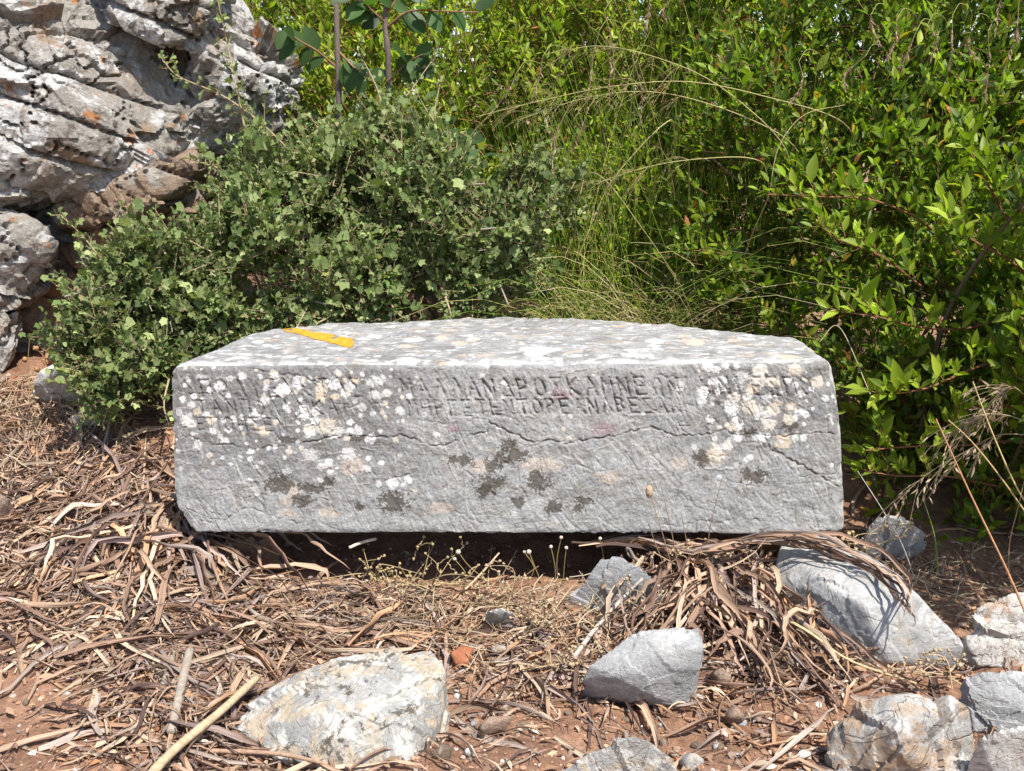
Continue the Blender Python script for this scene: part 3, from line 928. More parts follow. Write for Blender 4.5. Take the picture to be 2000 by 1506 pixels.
def build_outcrop():
    m = outcrop_mat()
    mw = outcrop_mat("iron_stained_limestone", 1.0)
    root = empty("rock_outcrop", (-1.3, 3.0, 0.2), "craggy grey white limestone outcrop with rusty stains at left", "rock")
    S = (.45, .1, 1.0)
    def piece(name, spec, amp, seed, sub=7, sharp=12, strata=True, sc=1.0):
        pts = [P(np.array(float(a)), np.array(float(b)), c) for a, b, c in spec]
        V, F, D = star(pts, sub, sharp)
        V = facets(V, D, 24, amp * 1.9, seed + 1, .01)
        V = facets(V, D, 120, amp * 1.0, seed + 2, .004)
        V = rough(V, D, amp * .20, sc, seed, None)
        if strata:                                        # bedding joints, tilted, opening and closing
            tt = (V @ nrm(np.array(S))) / .11 + .25 * fbm(V * 3, 2, seed + 20)
            kb = np.floor(tt); ph = np.abs((tt % 1.0) - .5) * 2
            step = np.sin(kb * 12.9898 + seed) * .5
            gate = sstep(-.15, .25, fbm(V * 3.5, 2, seed + 25))
            V = V + D * (amp * .75 * step - .045 * gate * ph ** 9)[:, None]
        fz = np.abs(fbm(V * np.array([5., 5., 8.]) + .3 * xyz(V[:, 2], V[:, 0], V[:, 1]), 3, seed + 40))
        V = V - D * (amp * 1.1 * np.clip(1 - fz / .035, 0, 1))[:, None]
        V = facets(V, D, 1000, amp * .28, seed + 3, .004)
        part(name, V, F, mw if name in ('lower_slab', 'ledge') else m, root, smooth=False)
    piece("main_mass", [(-260, -120, 3.1), (-260, 420, 3.0), (40, -140, 3.35), (230, -60, 3.35), (330, 120, 3.2), (385, 250, 3.15), (370, 330, 3.1), (270, 330, 2.92), (170, 290, 2.82), (120, 370, 2.85), (40, 420, 2.85), (60, 120, 2.95), (200, 130, 3.0), (-100, 100, 2.85), (-100, 400, 2.8), (380, 300, 3.9), (230, -60, 4.0), (-260, -120, 4.0), (-260, 420, 4.0)], .042, 201)
    piece("rear_mass", [(-260, -80, 3.5), (420, -60, 3.45), (545, 130, 3.45), (540, 330, 3.4), (420, 480, 3.3), (330, 620, 3.2), (300, 760, 3.2), (-260, 800, 3.2), (100, 300, 3.15), (110, 560, 3.05), (-260, -80, 4.1), (420, -60, 4.1), (540, 130, 4.1), (420, 700, 4.0), (-260, 800, 4.0)], .03, 291, 6, 16)
    piece("upper_slab", [(190, -60, 3.1), (430, -60, 3.2), (425, 10, 3.1), (395, 62, 3.05), (380, 82, 3.04), (310, 94, 3.0), (252, 72, 3.0), (215, 30, 3.03), (330, 30, 2.98), (200, -60, 3.7), (440, -60, 3.7), (420, 70, 3.6)], .022, 211, 6, 18)
    piece("right_shoulder", [(400, -10, 3.3), (440, 30, 3.3), (478, 62, 3.3), (520, 95, 3.3), (596, 130, 3.35), (592, 190, 3.3), (560, 260, 3.3), (380, 300, 3.2), (340, 160, 3.15), (430, 110, 3.1), (470, 180, 3.12), (480, 60, 3.8), (600, 140, 3.8), (590, 260, 3.7), (380, 300, 3.8)], .034, 221, 6)
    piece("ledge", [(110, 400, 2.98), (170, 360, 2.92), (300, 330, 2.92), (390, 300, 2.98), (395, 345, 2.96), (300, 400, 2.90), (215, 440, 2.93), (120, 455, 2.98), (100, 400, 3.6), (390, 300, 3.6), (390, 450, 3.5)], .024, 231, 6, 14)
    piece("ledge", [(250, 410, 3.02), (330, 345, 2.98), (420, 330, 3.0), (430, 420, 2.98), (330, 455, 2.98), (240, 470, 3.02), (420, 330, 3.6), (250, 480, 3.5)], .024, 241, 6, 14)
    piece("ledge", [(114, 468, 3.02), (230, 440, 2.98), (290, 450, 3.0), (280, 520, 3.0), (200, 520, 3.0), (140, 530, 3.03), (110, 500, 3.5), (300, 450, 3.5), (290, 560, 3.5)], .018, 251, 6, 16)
    piece("left_block", [(-260, 360, 2.9), (40, 395, 2.86), (95, 440, 2.86), (108, 500, 2.88), (95, 535, 2.9), (60, 560, 2.9), (20, 600, 2.88), (-260, 620, 2.8), (-100, 450, 2.75), (-260, 360, 3.6), (100, 440, 3.5), (60, 600, 3.4)], .026, 261, 6, 14)
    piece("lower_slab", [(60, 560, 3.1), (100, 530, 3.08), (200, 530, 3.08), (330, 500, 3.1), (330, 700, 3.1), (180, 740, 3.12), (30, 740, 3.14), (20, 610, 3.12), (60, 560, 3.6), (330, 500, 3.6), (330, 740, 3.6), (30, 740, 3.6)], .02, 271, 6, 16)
    piece("left_pillar", [(-260, 580, 2.85), (10, 588, 2.86), (32, 620, 2.85), (36, 660, 2.84), (22, 720, 2.84), (5, 760, 2.82), (-260, 800, 2.7), (-260, 580, 3.4), (36, 620, 3.3), (20, 760, 3.3)], .017, 281, 6, 16)


build_outcrop()

# ------------------------------------------------------------------ foliage tools
def tpl_fold(outline, fold=.12, curl=.10):
    """leaf template along +Y: outline half widths [(y,w)], V-folded and slightly recurved; triangles"""
    V, F = [(0, 0, 0)], []
    ys = [y for y, w in outline]
    for y, w in outline:
        z = -curl * y * y
        V += [(-w, y, z + fold * w * 2), (0, y, z), (w, y, z + fold * w * 2)]
    V.append((0, 1.0, -curl))
    n = len(outline)
    F += [(0, 2, 1), (0, 3, 2)]
    for k in range(n - 1):
        a = 1 + 3 * k; b = a + 3
        F += [(a, a + 1, b + 1), (a, b + 1, b), (a + 1, a + 2, b + 2), (a + 1, b + 2, b + 1)]
    a = 1 + 3 * (n - 1); t = len(V) - 1
    F += [(a, a + 1, t), (a + 1, a + 2, t)]
    return np.array(V, float), np.array(F)


T_MYRTLE = tpl_fold([(.22, .15), (.48, .20), (.75, .12)], .22, .12)
T_MYRTLE_FAR = tpl_fold([(.28, .17), (.62, .17)], .22, .12)
T_FAR_SLIM = tpl_fold([(.28, .13), (.62, .13)], .22, .12)
T_NARROW = tpl_fold([(.25, .09), (.55, .11), (.8, .06)], .2, .12)
T_BROAD = tpl_fold([(.12, .20), (.35, .32), (.6, .31), (.82, .18)], .10, .14)


def tpl_oak(m=10):
    ang = np.linspace(-math.pi / 2, 1.5 * math.pi, m + 1)[:-1]
    V = [(0, .5, -.03)]
    for k, a in enumerate(ang):
        r = (1.0 if k % 2 == 0 else .74)
        V.append((.40 * r * math.cos(a), .5 + .5 * r * math.sin(a), (.10 if k % 2 else -.07)))
    F = [(0, 1 + k, 1 + (k + 1) % m) for k in range(m)]
    return np.array(V), np.array(F)


T_OAK = tpl_oak()
T_OAK_FAR = tpl_oak(7)


class Cloud:
    def __init__(self):
        self.pos, self.ax, self.nm, self.sz, self.col = [], [], [], [], []

    def add(self, pos, ax, nm, sz, col):
        ax = nrm(ax); nm = nrm(nm - (nm * ax).sum(-1, keepdims=True) * ax)
        for l, v in ((self.pos, pos), (self.ax, ax), (self.nm, nm), (self.sz, sz), (self.col, col)): l.append(np.asarray(v, float))

    def cat(self):
        return [np.concatenate(l) for l in (self.pos, self.ax, self.nm, self.sz, self.col)]


def leaf_faces(tp, pos, ax, nm, sz, col):
    T, F = tp
    side = np.cross(ax, nm)
    V = pos[:, None] + sz[:, None, None] * (T[None, :, 0:1] * side[:, None] + T[None, :, 1:2] * ax[:, None] + T[None, :, 2:3] * nm[:, None])
    n, k = len(pos), len(T)
    FF = (np.arange(n) * k)[:, None, None] + F[None]
    C = np.repeat(col, k, axis=0)
    return V.reshape(-1, 3), FF.reshape(-1, 3), C


def emit(cloud, tp, mat, root, singles=300, name="leaf", rest="foliage", nvar=14, far=None):
    pos, ax, nm, sz, col = cloud.cat()
    px, py, dz = proj(pos + ax * sz[:, None] * .5)
    idx = np.zeros(0, int)
    if singles:
        view = nrm(CAMP - pos)
        area = (sz / dz) ** 2 * (0.15 + np.abs((view * nm).sum(1)))
        inn = (px > 5) & (px < 1995) & (py > 5) & (py < 1500) & (dz > .5)
        key = (np.floor(px / 9) * 1000 + np.floor(py / 9)).astype(int)
        order = np.argsort(dz)
        order = order[inn[order]]
        _, first = np.unique(key[order], return_index=True)
        front = order[first]
        idx = front[np.argsort(-area[front])][:singles]
    keep = np.ones(len(pos), bool); keep[idx] = False
    V, F, C = leaf_faces(far or tp, pos[keep], ax[keep], nm[keep], sz[keep], col[keep])
    part(rest, V, F, mat, root, C, smooth=True, kind="stuff")
    if len(idx):
        c = col[idx]
        o_ = np.argsort(c.sum(1))
        groups = np.array_split(o_, min(nvar, len(idx)))
        base = np.array(root.location)
        for gi in groups:
            med = c[gi].mean(0)
            me = mesh_np(name, tp[0], tp[1], np.tile(med, (len(tp[0]), 1)))
            me.materials.append(mat)
            for k in gi:
                i = idx[k]
                s_ = np.cross(ax[i], nm[i])
                o = bpy.data.objects.new(name, me)
                COL.objects.link(o)
                o.parent = root
                M = np.eye(4)
                M[:3, 0] = s_ * sz[i]; M[:3, 1] = ax[i] * sz[i]; M[:3, 2] = nm[i] * sz[i]; M[:3, 3] = pos[i] - base
                o.matrix_local = Matrix(M.tolist())


def rvec(rng, n):
    return nrm(rng.normal(size=(n, 3)))


def shoots(rng, cloud, base, dirs, length, nl, size, palette, opposite=True, theta=55, bend=.25, t0=.2, K=4, size_jit=.22, up=.3, pal_w=None):
    """leafy twigs; returns polylines (S,K,3)"""
    S = len(base)
    length = np.broadcast_to(length, S)
    bv = nrm(np.array([0, 0, 1.0]) * .7 + rng.normal(size=(S, 3)) * .6) * bend
    def pt(t):
        return base + (dirs * t + bv * t * t) * length[:, None]
    ref = rvec(rng, S)
    for j in range(nl):
        t = t0 + (1.0 - t0) * (j / max(1, nl - 1)) if nl > 1 else 1.0
        p = pt(t)
        T = nrm(dirs + 2 * bv * t)
        A = nrm(np.cross(T, ref)); B = np.cross(T, A)
        for side in ((0, 1) if opposite else (0,)):
            ang = (j * math.pi / 2 + side * math.pi if opposite else j * 2.4) + rng.normal(0, .35, S)
            rad = A * np.cos(ang)[:, None] + B * np.sin(ang)[:, None]
            th = np.radians(theta * (1.15 - .55 * t) + rng.normal(0, 13, S))
            ax = T * np.cos(th)[:, None] + rad * np.sin(th)[:, None] + np.array([0, 0, up])
            nm_ = T + 0.38 * rng.normal(size=(S, 3)) + np.array(SUN) * .65
            sz = size * (1.0 - .30 * abs(t - .55) * 1.6) * np.exp(rng.normal(0, size_jit, S))
            ci = rng.choice(len(palette), S, p=pal_w)
            col = np.asarray(palette)[ci] * np.exp(rng.normal(0, .26, S))[:, None]
            cloud.add(p, ax, nm_, sz, col)
    ts = np.linspace(0, .97, K)
    return np.stack([pt(t) for t in ts], 1)


def shell(rng, ells, n, inner=.72, outer=1.06, gate=None, front=None):
    """points and outward normals in the outer shell of a union of ellipsoids"""
    E = np.array(ells, float)
    wt = E[:, 3] * E[:, 4] * E[:, 5]; wt = wt ** .67
    k = rng.choice(len(E), n, p=wt / wt.sum())
    d = rvec(rng, n)
    rr = rng.uniform(inner, outer, n)
    p = E[k, :3] + d * E[k, 3:] * rr[:, None]
    nn = nrm(d / E[k, 3:])
    ok = np.ones(n, bool)
    for e in E:                                            # drop what lies deep inside another lobe
        q = np.linalg.norm((p - e[:3]) / e[3:], axis=1)
        ok &= q > inner * .82
    if gate is not None:
        f, th, sd = gate
        ok &= fbm(p * f, 2, sd) > th
    ok &= p[:, 2] > ground_z(p[:, 0], p[:, 1]) + .02
    # leave the block's body free
    bx = (np.abs(p[:, 0]) < .70) & (p[:, 1] > 1.98) & (p[:, 1] < 2.60) & (p[:, 2] < .50)
    ok &= ~bx
    return p[ok], nn[ok]


MYR = [(0.155, 0.230, 0.016), (0.215, 0.300, 0.024), (0.108, 0.180, 0.018), (0.280, 0.350, 0.034), (0.065, 0.125, 0.020), (0.40, 0.27, 0.03), (0.30, 0.12, 0.04)]
MYR_W = [.27, .22, .21, .10, .165, .022, .013]
OAK = [(0.175, 0.235, 0.080), (0.225, 0.275, 0.108), (0.125, 0.185, 0.056), (0.275, 0.305, 0.140), (0.085, 0.135, 0.040), (0.22, 0.19, 0.10)]
OAK_W = [.28, .24, .2, .12, .12, .04]
MYR_Y = [(0.265, 0.345, 0.024), (0.325, 0.395, 0.034), (0.205, 0.290, 0.022), (0.385, 0.430, 0.05), (0.115, 0.185, 0.020), (0.44, 0.30, 0.03), (0.30, 0.12, 0.04)]
DARKWOOD = np.array([0.16, 0.11, 0.075])


def twig_part(root, name, paths, r0, r1, col, rng, k=4):
    S, K, _ = paths.shape
    rad = np.linspace(r0, r1, K)[None] * np.ones((S, 1))
    V, F = tubes(paths, rad, k)
    C = np.repeat(np.asarray(col)[None] * np.exp(rng.normal(0, .2, S))[:, None], K * k, axis=0)
    part(name, V, F, M_WOOD, root, C, kind="stuff")


def stems_part(root, ends, rng, foot, n, r0=.011, spread=.12):
    """main stems from the ground towards points in the crown, each its own part"""
    foot = np.asarray(foot, float)
    sel = ends[rng.choice(len(ends), n, replace=False)]
    for e in sel:
        b = foot + np.array([rng.normal(0, spread), rng.normal(0, spread * .6), 0]); b[2] = float(ground_z(b[0], b[1])) - .02
        mid = (b + e) / 2 + rng.normal(0, .05, 3)
        pa = spline([b, b * .65 + mid * .35 + rng.normal(0, .02, 3), mid, e], 14)
        V, F = tubes(pa[None], np.linspace(r0, r0 * .3, 14)[None], 6)
        part("stem", V, F, M_WOOD, root, np.tile(DARKWOOD * rng.uniform(.7, 1.3), (len(V), 1)))


def myrtle(name, label, ells, S, seed, size=.036, length=(.10, .18), nl=5, singles=300, gate=(4.5, -.18, 3), foot=None, nstem=10, group="myrtle shrubs", upd=.55, pal=MYR, palw=MYR_W, inner_n=0, extra=None, far=None):
    rng = np.random.default_rng(seed)
    foot = np.array(foot)
    root = empty(name, (foot[0], foot[1], float(ground_z(foot[0], foot[1]))), label, "shrub", group)
    cl = Cloud()
    p, nn = shell(rng, ells, S, gate=gate)
    dirs = nrm(nn * .75 + np.array([0, -.05, upd]) + .45 * rng.normal(size=p.shape))
    L = rng.uniform(length[0], length[1], len(p))
    paths = shoots(rng, cl, p - dirs * L[:, None] * .5, dirs, L, nl, size, pal, True, 52, .22, .22, pal_w=palw)
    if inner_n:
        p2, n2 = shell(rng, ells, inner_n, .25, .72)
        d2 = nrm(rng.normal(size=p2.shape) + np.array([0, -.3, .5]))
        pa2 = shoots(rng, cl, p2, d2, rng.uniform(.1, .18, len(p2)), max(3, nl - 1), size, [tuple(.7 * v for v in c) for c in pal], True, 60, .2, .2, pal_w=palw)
        paths = np.concatenate([paths, pa2])
    if extra:
        for pts, n_, sz_ in extra:                       # long leafy branches that stand out of the crown
            pa = spline(pts, n_ + 2)
            d = nrm(np.gradient(pa, axis=0))
            b = pa[1:-1]
            up_ = nrm(d[1:-1] * .55 + np.array([0, -.12, .7]) + .3 * rng.normal(size=b.shape))
            pa3 = shoots(rng, cl, b, up_, rng.uniform(.035, .075, len(b)), 3, sz_, [pal[1], pal[3], pal[0]], True, 45, .25, .1)
            pa4 = shoots(rng, cl, pa[-2:-1], d[-1:], np.array([.06]), 3, sz_, [pal[1], pal[3]], True, 45, .2, .2)
            paths = np.concatenate([paths, pa3, pa4])
            V, F = tubes(pa[None], np.linspace(.0035, .0015, len(pa))[None], 5)
            part("branch", V, F, M_WOOD, root, np.tile([.22, .10, .05], (len(V), 1)))
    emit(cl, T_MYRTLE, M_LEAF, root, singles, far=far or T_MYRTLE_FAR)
    if singles: twig_part(root, "twigs", paths[:, ::3] if far is not None else paths, .0018, .0009, (.20, .10, .05), rng, 3)
    if nstem: stems_part(root, p, rng, (foot[0], foot[1], 0), nstem)
    return root


# ------------------------------------------------------------------ shrubs
def build_shrubs():
    A = lambda px, py, Y: P(np.array(float(px)), np.array(float(py)), Y)
    E = lambda px, py, Y, rx, ry, rz: (*A(px, py, Y), rx, ry, rz)
    # myrtle wall behind the block
    myrtle("myrtle_shrub", "bright green myrtle thicket rising behind the grey green shrub",
           [E(600, 120, 4.0, .40, .35, .42), E(800, 90, 3.75, .40, .35, .40), E(980, 60, 3.8, .42, .35, .42), E(760, 260, 3.6, .38, .3, .35), E(930, 230, 3.55, .36, .3, .33), E(1120, 210, 3.65, .36, .3, .36), E(600, 0, 4.3, .45, .35, .4), E(880, -60, 4.1, .5, .35, .45)],
           5400, 301, .036, (.10, .18), 5, 300, foot=(-.3, 3.8), inner_n=420, pal=MYR_Y, far=T_FAR_SLIM)
    myrtle("myrtle_shrub", "yellow green myrtle thicket behind the grasses at top centre",
           [E(1200, 40, 3.8, .42, .35, .42), E(1350, 60, 3.6, .40, .35, .40), E(1290, 220, 3.6, .34, .3, .34), E(1420, 260, 3.45, .34, .3, .36), E(1250, 400, 3.5, .36, .25, .30), E(1400, 430, 3.4, .34, .25, .30), E(1130, 420, 3.5, .30, .25, .28), E(1280, -80, 4.1, .5, .35, .4), E(1250, 560, 3.35, .35, .2, .2)],
           5000, 307, .035, (.10, .18), 5, 300, foot=(.5, 3.7), inner_n=420, pal=MYR_Y, far=T_FAR_SLIM)
    myrtle("myrtle_shrub", "tall dense myrtle shrub filling the upper right of the picture",
           [E(1560, 60, 3.3, .38, .34, .40), E(1760, 40, 3.2, .42, .34, .40), E(1960, 60, 3.3, .40, .34, .40), E(1560, 270, 3.1, .34, .3, .34), E(1730, 250, 3.05, .36, .3, .34), E(1930, 330, 3.25, .34, .3, .36), E(2100, 200, 3.2, .4, .35, .45), E(1520, 440, 3.0, .30, .26, .28), E(1690, 420, 2.9, .32, .26, .26), E(1560, 560, 2.95, .26, .22, .20), E(1850, 540, 3.0, .4, .25, .3)],
           5600, 311, .0385, (.10, .17), 5, 300, gate=(4.0, -.10, 8), foot=(1.25, 3.15), inner_n=600)
    ex = []
    rng = np.random.default_rng(55)
    for pts, n_, sz in [([(1990, 690, 2.25), (1900, 720, 2.2), (1820, 755, 2.15), (1760, 768, 2.12), (1715, 768, 2.1)], 11, .046),
                        ([(1980, 860, 2.3), (1880, 870, 2.25), (1780, 872, 2.2), (1690, 880, 2.15)], 9, .044),
                        ([(2010, 600, 2.4), (1900, 640, 2.35), (1800, 640, 2.3), (1720, 620, 2.28), (1650, 610, 2.28)], 12, .046),
                        ([(2010, 540, 2.35), (1960, 500, 2.3), (1900, 470, 2.28), (1860, 440, 2.25)], 9, .05),
                        ([(1960, 420, 2.5), (1930, 360, 2.45), (1905, 310, 2.45), (1890, 265, 2.45)], 8, .05),
                        ([(1850, 470, 2.6), (1780, 420, 2.55), (1700, 390, 2.5), (1620, 385, 2.5), (1500, 380, 2.55)], 14, .045),
                        ([(1800, 560, 2.5), (1720, 500, 2.45), (1640, 470, 2.45), (1600, 440, 2.45)], 9, .045),
                        ([(2000, 800, 2.2), (1940, 790, 2.15), (1890, 800, 2.12), (1850, 830, 2.1)], 7, .044),
                        ([(1950, 950, 2.3), (1850, 930, 2.25), (1760, 930, 2.2), (1690, 920, 2.18)], 8, .042)]:
        ex.append(([A(*q) for q in pts], n_, sz))
    myrtle("myrtle_shrub", "near dark green myrtle shrub leaning in beside the block's right end",
           [E(1860, 620, 2.62, .24, .20, .20), E(1990, 520, 2.62, .26, .22, .22), E(1760, 720, 2.58, .16, .16, .15), E(1900, 780, 2.55, .24, .18, .20), E(2030, 760, 2.5, .2, .2, .26), E(1790, 860, 2.52, .15, .14, .14), E(1930, 900, 2.55, .22, .16, .14), E(1900, 985, 2.42, .20, .12, .09), E(1760, 960, 2.42, .12, .1, .08), E(2010, 960, 2.3, .16, .14, .12), E(2070, 620, 2.5, .22, .22, .25), (1.30, 2.15, .45, .22, .22, .25), (1.25, 1.95, .62, .18, .20, .18), (1.20, 1.74, .62, .20, .20, .17), (1.08, 1.95, .55, .1, .12, .12), (1.38, 2.2, .85, .3, .3, .25)],
           3000, 317, .040, (.09, .15), 4, 300, gate=(5.0, -.12, 4), foot=(1.2, 2.65), nstem=9, inner_n=500, extra=ex)
    # far bushes close the view behind
    myrtle("background_shrub", "distant green thicket showing in gaps above the nearer shrubs",
           [(-1.2, 5.0, .9, .7, .4, .85), (-.4, 5.1, 1.0, .7, .4, .9), (.5, 5.1, 1.0, .7, .4, .9), (1.4, 4.9, 1.0, .7, .4, .9), (2.3, 4.7, 1.0, .7, .4, .9)],
           3400, 331, .088, (.16, .26), 5, 0, foot=(-.6, 5.8), nstem=6, inner_n=200, group=None)

    # ---- grey green small-leaved shrubs
    def oak(label, ells, S, seed, foot, sprigs, gate=(6.5, -.02, 2), inner_n=600, nstem=8, size=.0208):
        rng = np.random.default_rng(seed)
        root = empty("kermes_oak_shrub", (foot[0], foot[1], float(ground_z(foot[0], foot[1]))), label, "shrub", "grey green shrubs beside the block")
        cl = Cloud()
        p, nn = shell(rng, ells, S, .66, 1.0, gate)
        # uneven outline: tufts of twigs pushed out or held back together
        p = p + nn * (.085 * fbm(p * 7.5, 3, seed))[:, None]
        dirs = nrm(nn * .8 + np.array([0, -.05, .45]) + .6 * rng.normal(size=p.shape))
        L = rng.uniform(.055, .115, len(p))
        paths = shoots(rng, cl, p - dirs * L[:, None] * .4, dirs, L, 8, size, OAK, False, 62, .3, .12, size_jit=.38, up=.15, pal_w=OAK_W)
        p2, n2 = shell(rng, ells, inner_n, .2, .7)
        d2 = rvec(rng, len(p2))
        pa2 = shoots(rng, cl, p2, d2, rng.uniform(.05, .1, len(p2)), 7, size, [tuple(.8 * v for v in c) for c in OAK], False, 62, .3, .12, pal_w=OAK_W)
        paths = np.concatenate([paths, pa2])
        for pts, n_ in sprigs:
            pa = spline([A(*q) for q in pts], n_)
            d = nrm(np.gradient(pa, axis=0))
            up_ = nrm(rvec(rng, n_) + d * .5)
            pa3 = shoots(rng, cl, pa, up_, np.full(n_, .022), 4, size * .8, [OAK[1], OAK[3], OAK[0]], False, 60, .2, .1, size_jit=.3)
            paths = np.concatenate([paths, pa3])
            V, F = tubes(pa[None], np.linspace(.0032, .0012, n_)[None], 5)
            part("sprig", V, F, M_WOOD, root, np.tile([.33, .26, .15], (len(V), 1)))
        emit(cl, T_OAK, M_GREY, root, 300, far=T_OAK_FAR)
        twig_part(root, "twigs", paths, .0016, .0008, (.30, .22, .13), rng, 3)
        stems_part(root, p, rng, (foot[0], foot[1], 0), nstem, .008, .2)
        # bare pale twigs showing through
        for _ in range(34):
            i = rng.integers(0, len(p))
            e = p[i] + nn[i] * .03
            pa = spline([e - .18 * nrm(nn[i] + .8 * rng.normal(size=3)), e - .07 * nn[i] + rng.normal(0, .02, 3), e], 8)
            V, F = tubes(pa[None], np.linspace(.003, .0014, 8)[None], 5)
            part("bare_twig", V, F, M_WOOD, root, np.tile([.24, .20, .16], (len(V), 1)))
        return root
    oak("broad grey green prickly shrub spreading over the block's rear edge",
        [E(560, 370, 2.95, .19, .20, .15), E(690, 320, 2.95, .20, .20, .12), E(800, 330, 2.92, .15, .18, .13), E(700, 410, 2.85, .24, .22, .19), E(560, 470, 2.80, .18, .2, .17), E(880, 430, 2.84, .20, .2, .17), E(1000, 440, 2.86, .16, .18, .14), E(1085, 400, 2.92, .09, .12, .10), E(740, 540, 2.74, .22, .14, .11), E(960, 520, 2.78, .17, .12, .12), E(580, 570, 2.72, .18, .14, .09)],
        5600, 401, (-.3, 2.9),
        [([(600, 330, 2.85), (520, 250, 2.85), (440, 190, 2.85), (350, 150, 2.85), (318, 118, 2.85)], 26), ([(480, 260, 2.85), (462, 170, 2.87), (445, 90, 2.9), (425, 0, 2.9)], 20), ([(760, 250, 2.9), (735, 170, 2.92), (700, 100, 2.95)], 14), ([(760, 230, 2.9), (800, 180, 2.95), (850, 110, 3.0)], 14), ([(1080, 340, 2.9), (1075, 270, 2.92), (1060, 215, 2.95)], 10), ([(880, 300, 2.9), (850, 230, 2.95), (860, 160, 3.0)], 10), ([(650, 600, 2.62), (640, 620, 2.56), (620, 632, 2.53), (610, 650, 2.50)], 14), ([(600, 600, 2.62), (590, 620, 2.55), (580, 640, 2.52)], 10), ([(760, 590, 2.66), (780, 615, 2.62), (800, 625, 2.6)], 10), ([(870, 580, 2.68), (880, 612, 2.64), (880, 622, 2.63)], 10), ([(430, 330, 2.9), (400, 320, 2.88), (380, 312, 2.86)], 8)],
        nstem=10, inner_n=450)
    oak("grey green prickly shrub between the outcrop and the block's left end",
        [E(380, 520, 2.72, .16, .16, .13), E(270, 540, 2.70, .13, .14, .13), E(240, 640, 2.62, .14, .14, .12), E(360, 620, 2.66, .15, .14, .12), E(200, 700, 2.58, .10, .10, .08), E(300, 720, 2.56, .11, .10, .09), E(210, 770, 2.52, .06, .06, .05), E(420, 600, 2.68, .12, .12, .1)],
        2300, 409, (-.98, 2.75),
        [([(240, 560, 2.6), (200, 510, 2.58), (160, 460, 2.56), (118, 420, 2.55)], 18), ([(230, 750, 2.5), (215, 790, 2.48), (200, 828, 2.46)], 10), ([(300, 500, 2.7), (265, 470, 2.7), (245, 440, 2.7)], 8), ([(330, 740, 2.48), (320, 790, 2.42), (330, 830, 2.4)], 8), ([(180, 700, 2.52), (140, 720, 2.5), (110, 715, 2.5)], 8)],
        nstem=7, inner_n=420)


build_shrubs()


# ------------------------------------------------------------------ terebinth sapling (two slim trunks and large oval leaves)
def build_sapling():
    rng = np.random.default_rng(21)
    A = lambda q: P(np.array(float(q[0])), np.array(float(q[1])), q[2])
    b = A((700, 400, 3.2)); b[2] = float(ground_z(b[0], b[1]))
    root = empty("sapling", b, "slim sapling with two dark stems and large oval leaves", "sapling")
    for pts in ([(690, 560, 3.2), (665, 350, 3.2), (661, 170, 3.18), (658, 60, 3.18), (655, -80, 3.2)], [(720, 560, 3.2), (752, 350, 3.15), (760, 210, 3.12), (757, 100, 3.1), (752, 40, 3.1), (760, -60, 3.1)]):
        pa = spline([A(q) for q in pts], 26)
        V, F = tubes(pa[None], (np.linspace(.0105, .0075, 26) * (1 + .06 * np.sin(np.arange(26) * 1.7)))[None], 9)
        part("trunk", V, F, M_WOOD, root, np.tile([.15, .115, .10], (len(V), 1)))
    cl = Cloud()
    brs = [[(754, 55, 3.1), (800, 22, 3.05), (860, 22, 3.0), (935, 24, 2.98)], [(754, 45, 3.1), (720, 15, 3.05), (690, -20, 3.0)], [(757, 160, 3.1), (800, 120, 3.05), (830, 105, 3.02)], [(661, 135, 3.18), (620, 100, 3.15), (585, 80, 3.12), (560, 60, 3.1)], [(754, 30, 3.1), (780, -10, 3.1), (800, -40, 3.1)], [(661, 100, 3.18), (690, 130, 3.15), (720, 150, 3.12)], [(760, 220, 3.12), (840, 250, 3.0), (905, 262, 2.95), (945, 305, 2.93)]]
    for pts in brs:
        pa = spline([A(q) for q in pts], 10)
        V, F = tubes(pa[None], np.linspace(.004, .0018, 10)[None], 6)
        part("branch", V, F, M_WOOD, root, np.tile([.25, .13, .08], (len(V), 1)))
        n = 7
        ii = np.linspace(2, 9, n).astype(int)
        d = nrm(np.gradient(pa, axis=0))[ii]
        sd = np.where(np.arange(n) % 2, 1, -1)[:, None]
        ax = d * .5 + sd * np.cross(d, np.array([0, -1.0, .2])) * .7 + np.array([0, -.1, -.45]) + .25 * rng.normal(size=(n, 3))
        nm = np.array([0.1, -.8, .6]) + .35 * rng.normal(size=(n, 3))
        sz = rng.uniform(.055, .085, n)
        col = np.array([0.055, 0.105, 0.030]) * np.exp(rng.normal(0, .25, n))[:, None]
        cl.add(pa[ii], ax, nm, sz, col)
    pos, ax, nm, sz, col = cl.cat()
    for i in range(len(pos)):
        V, F, C = leaf_faces(T_BROAD, pos[i:i + 1], ax[i:i + 1], nm[i:i + 1], sz[i:i + 1], col[i:i + 1])
        part("leaf", V, F, M_LEAF, root, C)


build_sapling()


